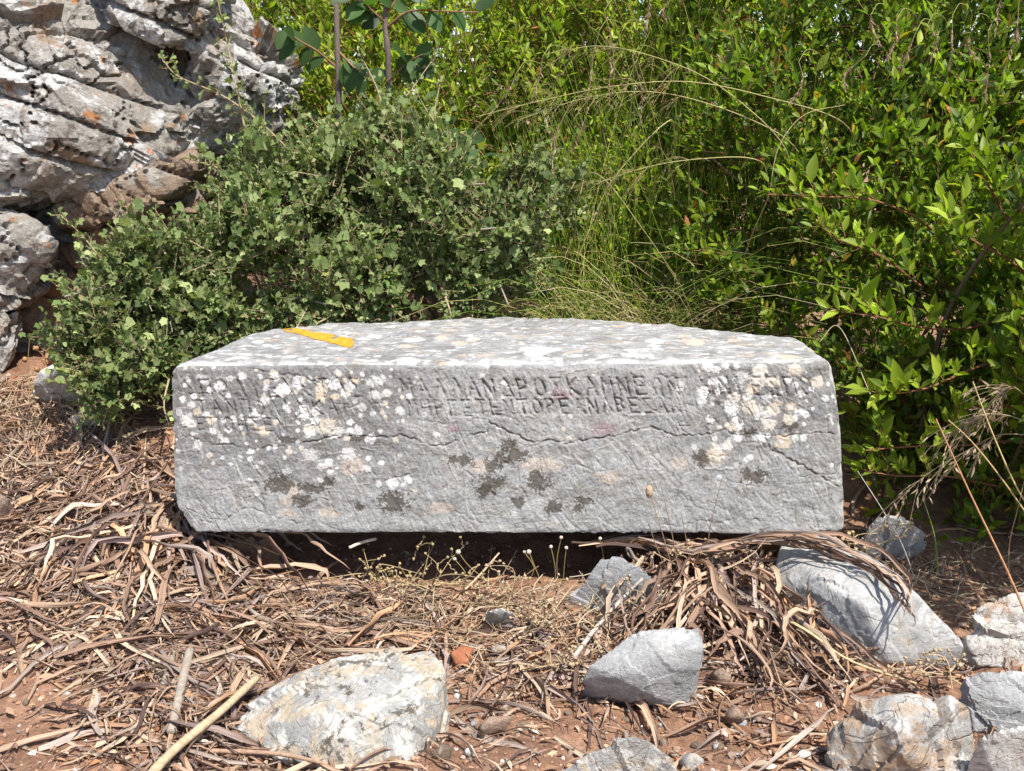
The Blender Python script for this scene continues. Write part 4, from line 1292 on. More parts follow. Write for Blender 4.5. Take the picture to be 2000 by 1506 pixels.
# ------------------------------------------------------------------ grasses
def blades(rng, foot, n, L, lean, col, r=.0011, spread=.06, K=8, droop=.5):
    b = foot + np.stack([rng.normal(0, spread, n), np.clip(rng.normal(0, spread * .7, n), -.1, .3), np.zeros(n)], 1)
    b[:, 2] = ground_z(b[:, 0], b[:, 1])
    tall = L > .9
    d = nrm(np.stack([rng.normal(lean, .11 if tall else .3, n), rng.normal(-.05 if tall else -.1, .08 if tall else .2, n), np.full(n, 1.0)], 1))
    ln = L * np.exp(np.clip(rng.normal(0, .16 if tall else .28, n), -.6, .4))
    t = np.linspace(0, 1, K)[None, :, None]
    h = nrm(d * np.array([1, 1, 0])) * (.45 if tall else 1)
    droop = droop * (.5 if tall else 1)
    p = b[:, None] + ln[:, None, None] * (d[:, None] * t + h[:, None] * droop * .6 * t ** 2 - np.array([0, 0, 1.0]) * droop * .75 * t ** 3)
    rad = r * (1 - .75 * t[..., 0]) * np.ones((n, 1))
    V, F = tubes(p, rad, 3)
    ci = np.asarray(col)[rng.integers(0, len(col), n)] * np.exp(rng.normal(0, .2, n))[:, None]
    return V, F, np.repeat(ci, K * 3, axis=0), p


def spikelets(rng, paths, per, size, col, jit=.3):
    """slender grain-like husks along paths"""
    cl = Cloud()
    for pa in paths:
        K = len(pa)
        i = rng.integers(K // 4, K, per)
        d = nrm(np.gradient(pa, axis=0))[i]
        ax = nrm(d + .45 * rng.normal(size=d.shape) * np.array([1, 1, .6]) + np.array([0, 0, -.25]))
        cl.add(pa[i], ax, rvec(rng, per), size * np.exp(rng.normal(0, jit, per)), np.asarray(col) * np.exp(rng.normal(0, .2, per))[:, None])
    return leaf_faces(T_NARROW, *cl.cat())


STRAW = [(0.46, 0.37, 0.17), (0.38, 0.34, 0.12), (0.54, 0.46, 0.27), (0.28, 0.29, 0.08)]
GREENG = [(0.19, 0.30, 0.04), (0.27, 0.35, 0.06), (0.16, 0.26, 0.03), (0.40, 0.38, 0.13)]


def build_grass():
    rng = np.random.default_rng(77)
    A = lambda q: P(np.array(float(q[0])), np.array(float(q[1])), q[2])
    G_ = "grass tufts behind the block"
    for px, py, Y, n, L, lean, col, lab in [
        (1180, 640, 3.0, 130, .55, .0, GREENG, "green tuft of fine grass rising behind the block's middle"),
        (1300, 640, 2.95, 150, .50, -.05, STRAW, "straw yellow tuft of grass behind the block, right of its middle"),
        (1090, 620, 2.95, 90, .42, .1, GREENG, "thin grass tuft at the right side of the grey green shrub"),
        (1390, 620, 3.0, 100, .48, -.15, STRAW, "dry grass tuft tangled into the left side of the tall myrtle"),
        (1240, 560, 3.3, 160, .6, .0, GREENG, "tall thin grass tuft in front of the myrtle thicket"),
        (1060, 600, 3.25, 32, 1.0, .05, GREENG, "tallest fine grass left of the others, before the thicket"),
        (1160, 600, 3.2, 34, .95, -.05, GREENG, "very tall fine grass second from left before the thicket"),
        (1250, 600, 3.25, 30, 1.05, .0, GREENG, "very tall pale grass in the middle before the thicket"),
        (1350, 600, 3.2, 34, .95, .05, GREENG, "very tall green grass second from right before the thicket"),
        (1440, 600, 3.15, 30, 1.0, -.1, GREENG, "very tall grass right of the others, beside the tall myrtle"),
        (1150, 640, 2.86, 90, .30, .1, STRAW, "short pale tuft leaning right at the end of the grey green shrub"),
        (1230, 640, 2.88, 110, .36, .0, GREENG, "yellow green tuft standing highest right behind the block"),
        (1310, 640, 2.86, 110, .34, -.05, STRAW, "pale straw tuft standing against the dark myrtle hollow"),
        (1200, 640, 2.95, 110, .34, .05, STRAW, "low straw tuft right behind the block's rear edge"),
        (1340, 640, 2.88, 110, .30, -.1, GREENG, "low green tuft behind the block, beside the tall myrtle")]:
        f = A((px, py, Y)); f[2] = float(ground_z(f[0], f[1]))
        root = empty("grass_tuft", f, lab, "grass", G_)
        V, F, C, p = blades(rng, f, int(n * (1.0 if L < .8 else 1.7)), L * 1.2, lean, col, .0019 if L < .8 else .0015, .09 if L < .8 else .16)
        part("blades", V, F, M_STRAW, root, C, kind="stuff")
        sel = p[rng.choice(len(p), 26)]
        V, F, C = spikelets(rng, sel, 10, .011, (.34, .26, .14))
        part("seed_heads", V, F, M_STRAW, root, C, kind="stuff")
    # low undergrowth on the ground behind the block
    n = 1700
    b = np.stack([rng.uniform(-1.0, 1.7, n), rng.uniform(2.68, 4.2, n), np.zeros(n)], 1)
    b[:, 2] = ground_z(b[:, 0], b[:, 1])
    d = nrm(np.stack([rng.normal(0, .5, n), rng.normal(-.15, .4, n), np.ones(n)], 1))
    ln = .16 * np.exp(rng.normal(0, .35, n)); t = np.linspace(0, 1, 5)[None, :, None]
    pth = b[:, None] + ln[:, None, None] * (d[:, None] * t + nrm(d * np.array([1, 1, 0]))[:, None] * .35 * t ** 2 - np.array([0, 0, .5]) * t ** 3)
    V, F = tubes(pth, .0022 * (1 - .8 * t[..., 0]) * np.ones((n, 1)), 3)
    cc = np.array(GREENG + STRAW)[rng.integers(0, 8, n)] * np.exp(rng.normal(0, .2, n))[:, None]
    o = link("undergrowth", mesh_np("undergrowth", V, F, np.repeat(cc, 15, axis=0)), M_STRAW)
    tag(o, "low mixed green and straw undergrowth on the ground behind the block", "grass", None, "stuff")
    # arching culms with whorled open panicles and drooping brown heads
    culms = [([(1640, 235, 2.75), (1500, 190, 2.7), (1350, 160, 2.68), (1200, 168, 2.68), (1060, 196, 2.7), (930, 228, 2.72)], "longest pale grass stalk arching left across the myrtle"),
             ([(1540, 275, 2.75), (1420, 215, 2.72), (1280, 180, 2.7), (1150, 190, 2.7), (1010, 235, 2.72)], "pale grass stalk just below the longest arching one"),
             ([(1520, 270, 2.72), (1400, 165, 2.7), (1290, 115, 2.7), (1180, 90, 2.72), (1090, 100, 2.75)], "slender grass stalk arching above the longest one"),
             ([(1470, 310, 2.7), (1350, 312, 2.7), (1250, 330, 2.7), (1160, 360, 2.72)], "nearly level straw stalk in front of the dry grasses"),
             ([(1500, 385, 2.6), (1520, 290, 2.58), (1570, 225, 2.58), (1650, 205, 2.6)], "curved straw blade bending right over the tall myrtle"),
             ([(1300, 240, 2.8), (1230, 310, 2.78), (1180, 380, 2.76), (1130, 500, 2.75)], "straight straw stalk slanting down towards the shrub's right edge"),
             ([(1180, 350, 2.8), (1250, 440, 2.8), (1320, 540, 2.8)], "thin green stalk slanting right in the dry grass")]
    for pts, lab in culms:
        a0 = A(pts[0]); dd_ = a0 - A(pts[1])
        pa = spline([a0 + dd_ * .9 + np.array([.0, .35, -.25]), a0 + dd_ * .45 + np.array([0, .12, -.06])] + [A(q) for q in pts], 52)[-46:]
        pa = pa[np.linspace(0, 45, 40).astype(int)]
        root = empty("grass_stalk", pa[0], lab, "grass", "arching grass stalks")
        V, F = tubes(pa[None], np.linspace(.0018, .0007, 40)[None], 5)
        part("culm", V, F, M_STRAW, root, np.tile([.48, .43, .19], (len(V), 1)))
        if len(pts) >= 4 and pts[-1][0] < 1200 and pts[-1][1] < 400:
            hair = []
            for w in (22, 26, 29, 32, 35, 38):
                for _ in range(7):
                    d = nrm(nrm(pa[w] - pa[w - 2]) + .8 * rng.normal(size=3) + np.array([0, 0, -.1]))
                    L = rng.uniform(.05, .10)
                    hair.append(np.array([pa[w] + d * L * t + np.array([0, 0, -.35]) * L * t * t for t in np.linspace(0, 1, 6)]))
            hair = np.array(hair)
            V, F = tubes(hair, np.full((len(hair), 6), .0006), 3)
            part("panicle", V, F, M_STRAW, root, np.tile([.30, .27, .10], (len(V), 1)), kind="stuff")
            V, F, C = spikelets(rng, hair, 4, .008, (.26, .20, .09))
            part("spikelets", V, F, M_STRAW, root, C, kind="stuff")
    heads = [(1180, 20, 1200, 150), (1215, 60, 1190, 200), (1170, 60, 1150, 180), (1235, 110, 1250, 240), (1150, 210, 1120, 290), (1110, 210, 1080, 300), (1060, 110, 1040, 190), (1010, 140, 965, 215),
             (1750, 40, 1735, 110), (1790, 60, 1760, 130), (1810, 50, 1820, 110), (1860, 30, 1855, 130), (1960, -10, 1945, 60), (1990, 0, 1960, 135), (1930, 60, 1925, 190), (1900, 50, 1905, 110), (1690, 110, 1650, 170), (1700, 30, 1720, 90), (1270, -10, 1262, 60), (1310, 0, 1300, 40), (1560, 120, 1545, 200)]
    for k, (x0, y0, x1, y1) in enumerate(heads):
        Y = 2.85 if x0 < 1500 else 2.62
        a, e = A((x0, y0, Y)), A((x1, y1, Y))
        pa = spline([a, (a + e) / 2 + rng.normal(0, .008, 3), e], 16)
        grp_ = sorted([h_ for h_ in heads if (h_[0] > 1500) == (x0 > 1500)])
        nth = ["leftmost", "second from left", "third from left", "fourth from left", "fifth from left", "sixth from left", "seventh from left", "eighth from left", "ninth from left", "tenth from left", "eleventh from left", "twelfth from left"][grp_.index((x0, y0, x1, y1))]
        root = empty("drooping_grass", e, nth + (" of the drooping brown seed heads at top right" if x0 > 1500 else " of the drooping brown seed heads at top centre"), "seed head", "drooping seed heads right" if x0 > 1500 else "drooping seed heads centre")
        V, F = tubes(pa[None], np.full((1, 16), .0008), 4)
        part("stalk", V, F, M_STRAW, root, np.tile([.35, .28, .15], (len(V), 1)))
        V, F, C = spikelets(rng, [pa], 46, .012, (.30, .215, .135))
        part("spikelets", V, F, M_STRAW, root, C, kind="stuff")
        # its own supporting stem back into the bush
        st = spline([a, a + np.array([.03, .03, .03]), a + np.array([.09, .10, .0]), a + np.array([.13, .30, -.12])], 16)
        V, F = tubes(st[None], np.full((1, 16), .0010), 4)
        part("stem", V, F, M_STRAW, root, np.tile([.30, .30, .10], (len(V), 1)))
    # foreground stalks by the right edge and thin weeds
    fg = [([(2010, 1215, 1.62), (1965, 1110, 1.66), (1900, 975, 1.72), (1828, 818, 1.78)], .0022, (.40, .20, .10), "reddish dry stalk slanting up at the right edge"),
          ([(2030, 1010, 1.75), (1990, 960, 1.76), (1940, 850, 1.78), (1900, 745, 1.8)], .0018, (.50, .38, .18), "straw stalk rising beside the reddish one at right"),
          ([(2030, 1040, 1.75), (1960, 940, 1.77), (1900, 865, 1.79), (1852, 820, 1.8)], .0018, (.46, .32, .15), "dry stalk curving up left towards the myrtle at right"),
          ([(1790, 1140, 2.0), (1760, 1060, 2.0), (1720, 990, 2.02), (1675, 920, 2.05)], .0014, (.42, .38, .33), "grey dry twig leaning by the block's lower right corner"),
          ([(1700, 770, 2.3), (1640, 640, 2.42), (1600, 668, 2.4)], .0014, (.36, .30, .2), "thin bare stem beside the block's upper right corner"),
          ([(1832, 1118, 1.95), (1826, 1050, 1.96), (1805, 980, 1.97)], .0014, (.16, .24, .05), "green grass stem growing in the shade by the grey stone"),
          ([(1970, 1130, 1.9), (1972, 1060, 1.92), (1990, 985, 1.93), (2000, 940, 1.94)], .0012, (.34, .22, .12), "brown branching weed stem at the right edge")]
    for pts, r, col, lab in fg:
        pa = spline([A(q) for q in pts], 24)
        V, F = tubes(pa[None], np.linspace(r, r * .55, 24)[None], 6)
        solo("dry_stalk", V, F, M_WOOD, lab, "stalk", None, np.tile(col, (len(V), 1)))
    # open panicles in front of the near myrtle
    for pts, lab in [([(2020, 850, 1.85), (1950, 850, 1.88), (1890, 880, 1.9), (1820, 920, 1.92), (1740, 985, 1.95)], "open grass panicle with husks hanging before the near myrtle"),
                     ([(2020, 830, 1.85), (1960, 810, 1.88), (1900, 815, 1.9), (1850, 850, 1.92)], "small grass panicle above the open one at the right"),
                     ([(2000, 770, 1.9), (1975, 755, 1.9), (1950, 772, 1.9)], "short curled grass head at the right edge of the near myrtle")]:
        pa = spline([A(q) for q in pts], 30)
        root = empty("grass_panicle", pa[0], lab, "grass", None)
        V, F = tubes(pa[None], np.linspace(.0013, .0006, 30)[None], 4)
        part("culm", V, F, M_STRAW, root, np.tile([.36, .30, .16], (len(V), 1)))
        hair = []
        for w in range(8, 29, 2):
            for _ in range(2):
                d = nrm(nrm(pa[w] - pa[w - 2]) * .8 + np.array([rng.normal(0, .4), rng.normal(0, .3), -.5 + rng.normal(0, .3)]))
                L = rng.uniform(.04, .09)
                hair.append(np.array([pa[w] + d * L * t + np.array([0, 0, -.3]) * L * t * t for t in np.linspace(0, 1, 6)]))
        hair = np.array(hair)
        V, F = tubes(hair, np.full((len(hair), 6), .0007), 3)
        part("panicle", V, F, M_STRAW, root, np.tile([.36, .29, .17], (len(V), 1)), kind="stuff")
        V, F, C = spikelets(rng, list(hair) + [pa], 7, .012, (.40, .31, .21))
        part("spikelets", V, F, M_STRAW, root, C, kind="stuff")


build_grass()


# ------------------------------------------------------------------ dry strap leaves
STRAPC = np.array([(0.41, 0.280, 0.195), (0.31, 0.200, 0.140), (0.50, 0.385, 0.275), (0.20, 0.125, 0.092), (0.37, 0.295, 0.250), (0.45, 0.270, 0.160), (0.13, 0.083, 0.068), (0.28, 0.205, 0.178)])


def ribbon(center, w, twist, K, fold=.35, rng=R):
    """leaf strip along a centre line: 3 vertices across, folded into a shallow gutter"""
    T = nrm(np.gradient(center, axis=0))
    upv = np.array([0, 0, 1.0])
    side = nrm(np.cross(T, upv) + 1e-5)
    nm = np.cross(side, T)
    a = np.linspace(twist[0], twist[1], K)[:, None]
    s2 = side * np.cos(a) + nm * np.sin(a); n2 = -side * np.sin(a) + nm * np.cos(a)
    t = np.linspace(0, 1, K)
    prof = w * np.minimum(1, (1 - t) * 3.2 + .06) * (.65 + .35 * np.minimum(1, t * 5))
    prof = (prof * (1 + .22 * np.sin(np.arange(K) * 1.3 + center[0, 0] * 900) * np.sin(np.arange(K) * .7)))[:, None]
    V = np.stack([center - s2 * prof * .5 + n2 * prof * fold * .5, center - n2 * 0, center + s2 * prof * .5 + n2 * prof * fold * .5], 1).reshape(-1, 3)
    i = np.arange(K - 1) * 3
    F = np.concatenate([np.stack([i, i + 1, i + 4, i + 3], 1), np.stack([i + 1, i + 2, i + 5, i + 4], 1)])
    return V, F


def strap_mesh(name, V, F, C, fib):
    me = mesh_np(name, V, F, C)
    at = me.attributes.new("Fib", 'FLOAT_VECTOR', 'POINT')
    at.data.foreach_set("vector", np.asarray(fib, np.float32).ravel())
    me.materials.append(M_STRAP)
    return me


def fibcoord(K, rng):
    t = np.linspace(0, 1, K)
    o = rng.uniform(0, 50)
    f = np.zeros((K, 3, 3))
    f[:, :, 0] = np.array([-1, 0, 1])[None] * .5 + o
    f[:, :, 1] = t[:, None] * 3 + o * 1.7
    f[:, :, 2] = o * .3
    return f.reshape(-1, 3)


def build_litter():
    rng = np.random.default_rng(91)
    N, K = 8600, 7
    # density over the photo: heavy at left and around the right clump, thin on the bare soil
    def dens(px, py):
        d = .04 + 0 * px
        d = np.maximum(d, .5 * np.exp(-((px - 60) / 220) ** 2 - ((py - 800) / 70) ** 2))
        d = np.maximum(d, 1.0 * np.exp(-((px - 330) / 330) ** 2 - ((py - 1150) / 170) ** 2))
        d = np.maximum(d, .95 * np.exp(-((px - 120) / 260) ** 2 - ((py - 1000) / 130) ** 2))
        d = np.maximum(d, .8 * np.exp(-((px - 700) / 240) ** 2 - ((py - 1190) / 70) ** 2))
        d = np.maximum(d, .7 * np.exp(-((px - 1480) / 170) ** 2 - ((py - 1230) / 120) ** 2))
        d = np.maximum(d, .30 * np.exp(-((px - 1000) / 200) ** 2 - ((py - 1290) / 100) ** 2))
        d = np.maximum(d, .55 * np.exp(-((px - 350) / 200) ** 2 - ((py - 1420) / 120) ** 2))
        d = d * (1 - .93 * np.exp(-((px - 40) / 190) ** 2 - ((py - 1390) / 120) ** 2))
        d = d * (1 - .55 * np.exp(-((px - 300) / 160) ** 2 - ((py - 1510) / 60) ** 2))
        d = d * np.where((px > 1500) & (py < 1130), .5, 1)
        return d
    items = []
    tries = 0
    while len(items) < N and tries < 120000:
        tries += 1
        px, py = rng.uniform(-60, 2060), rng.uniform(760, 1560)
        if rng.random() > dens(px, py): continue
        g = G(px, py) if False else None
        items.append((px, py))
    items = np.array(items)
    # intersect with the ground (vectorised)
    p = GH(items[:, 0], items[:, 1])
    ok = (p[:, 1] < 3.0) & ~((p[:, 1] > 2.03) & (np.abs(p[:, 0]) < .70)) | (rng.random(len(p)) < .0)
    p = p[ok]
    pxk = items[ok]
    n = len(p)
    flow = 3.0 * fbm(p * 1.6, 2, 400) + .4
    ang = flow + rng.normal(0, .95, n)
    L = np.clip(np.exp(rng.normal(math.log(.072), .68, n)), .012, .34)
    W = np.clip(.0020 + .024 * L * np.exp(rng.normal(0, .6, n)), .0014, .012)
    thick = dens(pxk[:, 0], pxk[:, 1])
    lift = rng.random(n) ** 1.7 * .045 * thick
    V_, F_, C_, B_ = [], [], [], []
    scr = []
    t = np.linspace(0, 1, K)
    XY = np.zeros((n, K, 2))
    for i in range(n):
        cur = rng.normal(0, .45) * (3.0 if rng.random() < .08 else 1)
        a = ang[i] + cur * (t - .5) + .22 * rng.normal() * np.sin(t * 6 + rng.uniform(0, 6)) + np.cumsum(rng.normal(0, .11, K))
        st = np.stack([np.cos(a), np.sin(a)], 1) * L[i] / (K - 1)
        XY[i] = p[i, :2] + np.cumsum(st, 0) - st.sum(0) / 2
    GZ = ground_z(XY[..., 0], XY[..., 1])
    for i in range(n):
        xy = XY[i]
        zz = GZ[i] + .004 + lift[i] + rng.uniform(0, .018) * np.sin(t * math.pi) * (1 if rng.random() < .6 else -.3) + abs(rng.normal(0, .012)) * (t ** 3) * (rng.random() < .4)
        cen = np.column_stack([xy, zz])
        tw0 = rng.normal(0, .6)
        V, F = ribbon(cen, W[i], (tw0, tw0 + rng.normal(0, 2.0)), K, rng.uniform(.3, 1.3), rng)
        V_.append(V); F_.append(F)
        c = STRAPC[rng.choice(len(STRAPC), p=[.2, .17, .15, .13, .1, .1, .08, .07])] * math.exp(rng.normal(0, .18))
        C_.append(np.tile(c, (len(V), 1)) * np.repeat(1 + .12 * rng.normal(size=K), 3)[:, None])
        B_.append(fibcoord(K, rng))
    cen = np.array([v.mean(0) for v in V_])
    px, py, dz = proj(cen)
    area = W * L / dz ** 2 * (1 + 12 * lift)
    vis = (px > 8) & (px < 1992) & (py > 8) & (py < 1498) & ~((py < 900) & (px > 330))
    order = np.argsort(-(area * vis))
    single = order[:300]
    rest = order[300:]
    for i in single:
        b = np.array([V_[i][:, 0].mean(), V_[i][:, 1].mean(), V_[i][:, 2].min()])
        o = link("dry_leaf", strap_mesh("dry_leaf", V_[i] - b, F_[i], C_[i], B_[i]), None, None, [float(q) for q in b])
        hue = "pale" if C_[i].mean() > .34 else ("dark" if C_[i].mean() < .2 else "tan")
        if px[i] < 380: lab, gp = hue + " curled dry strap leaf in the litter left of the block", "dry leaves left of the block"
        elif px[i] < 1000: lab, gp = hue + " curled dry strap leaf in the litter below the block's left half", "dry leaves below the block's left half"
        else: lab, gp = hue + " curled dry strap leaf on the soil right of the big cream stone", "dry leaves on the right"
        tag(o, lab, "dry leaf", gp)
    cnt = np.cumsum([0] + [len(V_[i]) for i in rest[:-1]])
    V = np.concatenate([V_[i] for i in rest]); F = np.concatenate([F_[i] + c for i, c in zip(rest, cnt)])
    o = link("leaf_litter", strap_mesh("leaf_litter", V, F, np.concatenate([C_[i] for i in rest]), np.concatenate([B_[i] for i in rest])))
    tag(o, "thick brown litter of broken dry leaves around the block", "leaf litter", None, "stuff")

    # fine pale dry grass lying in front of the block and by the outcrop
    n = 1350
    px = np.concatenate([rng.normal(930, 270, 750), rng.normal(90, 120, 350), rng.normal(1750, 130, 250)]); py = np.concatenate([rng.normal(1185, 60, 750), rng.normal(810, 45, 350), rng.normal(1150, 40, 250)])
    p = GH(px, py)
    ok = ~((p[:, 1] > 2.03) & (np.abs(p[:, 0]) < .70))
    p = p[ok]; n = len(p)
    a = rng.uniform(0, 6.28, n); L2 = np.clip(np.exp(rng.normal(math.log(.07), .45, n)), .02, .2)
    t5 = np.linspace(0, 1, 6)
    aa = a[:, None] + rng.normal(0, .8, n)[:, None] * t5[None]
    st = np.stack([np.cos(aa), np.sin(aa)], -1) * (L2 / 5)[:, None, None]
    xy = p[:, None, :2] + np.cumsum(st, 1)
    zz = ground_z(xy[..., 0], xy[..., 1]) + .006 + (rng.random(n) ** 2 * .03)[:, None] + (np.abs(rng.normal(0, .02, n)))[:, None] * t5[None] ** 2
    V, F = tubes(np.concatenate([xy, zz[..., None]], -1), np.full((n, 6), .0008) * rng.uniform(.7, 1.6, (n, 1)), 3)
    cg = np.array([(0.52, 0.41, 0.26), (0.44, 0.31, 0.19), (0.58, 0.49, 0.35), (0.36, 0.24, 0.15)])[rng.integers(0, 4, n)]
    o = link("dry_grass", mesh_np("dry_grass", V, F, np.repeat(cg, 18, axis=0)), M_STRAW)
    tag(o, "fine pale dry grass bits strewn in front of the block", "dry grass", None, "stuff")

    # small dead leaves, bark chips
    n = 8000
    px = rng.uniform(-60, 2060, n); py = 740 + 830 * rng.random(n) ** .8
    kp_ = rng.random(n) < .15 + .75 * np.minimum(1, dens(px, py) * 1.6)
    px, py, n = px[kp_], py[kp_], int(kp_.sum())
    p = GH(px, py); z = p[:, 2]
    ok = (p[:, 1] < 3.0) & ~((p[:, 1] > 2.08) & (np.abs(p[:, 0]) < .72))
    p = p[ok]; n = len(p)
    a = rng.uniform(0, 6.28, n)
    ax = np.stack([np.cos(a), np.sin(a), rng.normal(0, .22, n)], 1)
    nm = np.stack([rng.normal(0, .4, n), rng.normal(0, .4, n), np.ones(n)], 1)
    pal = np.array([(0.34, 0.20, 0.12), (0.45, 0.30, 0.19), (0.24, 0.15, 0.10), (0.50, 0.40, 0.29), (0.42, 0.17, 0.07), (0.30, 0.25, 0.22), (0.56, 0.48, 0.38)])
    col = pal[rng.choice(7, n, p=[.22, .2, .2, .14, .06, .1, .08])] * np.exp(rng.normal(0, .2, n))[:, None]
    cl = Cloud(); cl.add(p + np.array([0, 0, .004]) + np.array([0, 0, 1]) * (rng.random(n) ** 2 * .014)[:, None], ax, nm, np.minimum(.028, rng.gamma(3, .0052, n) + .005), col)
    V, F, C = leaf_faces(T_MYRTLE_FAR, *cl.cat())
    o = link("dead_leaves", mesh_np("dead_leaves", V, F, C), M_STRAW)
    tag(o, "scatter of small dead brown leaves and bark chips on the soil", "dead leaves", None, "stuff")

    # pebbles
    protos = []
    for k in range(10):
        D, F = ico(3)
        ra = np.random.default_rng(500 + k)
        V = D * np.array([1, ra.uniform(.6, .95), ra.uniform(.4, .7)])
        for _ in range(7):
            nn = rvec(ra, 1)[0]; dd = ra.uniform(.55, .8)
            ex = np.maximum(0, V @ nn - dd); V = V - ex[:, None] * nn
        V = V * (1 + .08 * fbm(D * 2, 2, k))[:, None]
        me = mesh_np("pebble", V, F, smooth=True)
        me.materials.append(M_ST[['dust', 'brown', 'white', 'grey', 'dust', 'brown', 'striated', 'rust', 'dust', 'pale'][k]])
        protos.append((me, V, F))
    n = 200
    px = np.concatenate([rng.uniform(880, 1640, 120), rng.uniform(0, 2000, 80)]); py = np.concatenate([rng.uniform(1240, 1500, 120), rng.uniform(1060, 1500, 80)])
    p = GH(px, py); z = p[:, 2]
    for i in range(n):
        kp = rng.choice(10, p=[.24, .2, .04, .06, .16, .14, .03, .05, .05, .03])
        me = protos[kp][0]
        hue = ['pinkish', 'brown', 'white', 'grey', 'pinkish', 'brown', 'whitish', 'orange', 'pinkish', 'pale grey'][kp]
        o = bpy.data.objects.new("pebble", me); COL.objects.link(o)
        s = min(.0125, .0035 + rng.gamma(2.2, .0022))
        o.scale = (s, s, s); o.rotation_euler = (rng.normal(0, .4), rng.normal(0, .4), rng.uniform(0, 6.28))
        o.location = (float(p[i, 0]), float(p[i, 1]), float(z[i] + s * .25))
        tag(o, "little " + hue + " pebble on the soil " + ("left of the terracotta sherd" if px[i] < 880 else "between sherd and marble boulder" if px[i] < 1620 else "at the right edge"), "pebble", "pebbles on the soil")
    n = 5200
    px = rng.uniform(-20, 2020, n); py = rng.uniform(1060, 1540, n)
    p = GH(px, py); z = p[:, 2]
    D, F = ico(1)
    s = .0012 + rng.gamma(1.6, .0013, n)
    V = (p + np.array([0, 0, .001]))[:, None] + s[:, None, None] * D[None] * rng.uniform(.5, 1.2, (n, len(D), 1)) * np.array([1, 1, .7])
    pal = np.array([(0.32, 0.19, 0.12), (0.24, 0.14, 0.09), (0.42, 0.32, 0.25), (0.40, 0.22, 0.14), (0.50, 0.46, 0.41)])
    C = np.repeat(pal[rng.choice(5, n, p=[.35, .25, .2, .12, .08])] * np.exp(rng.normal(0, .2, n))[:, None], len(D), axis=0)
    FF = ((np.arange(n) * len(D))[:, None, None] + F[None]).reshape(-1, 3)
    o = link("gravel", mesh_np("gravel", V.reshape(-1, 3), FF, C, smooth=False), M_WOOD)
    tag(o, "fine reddish gravel strewn over the soil", "gravel", None, "stuff")


build_litter()


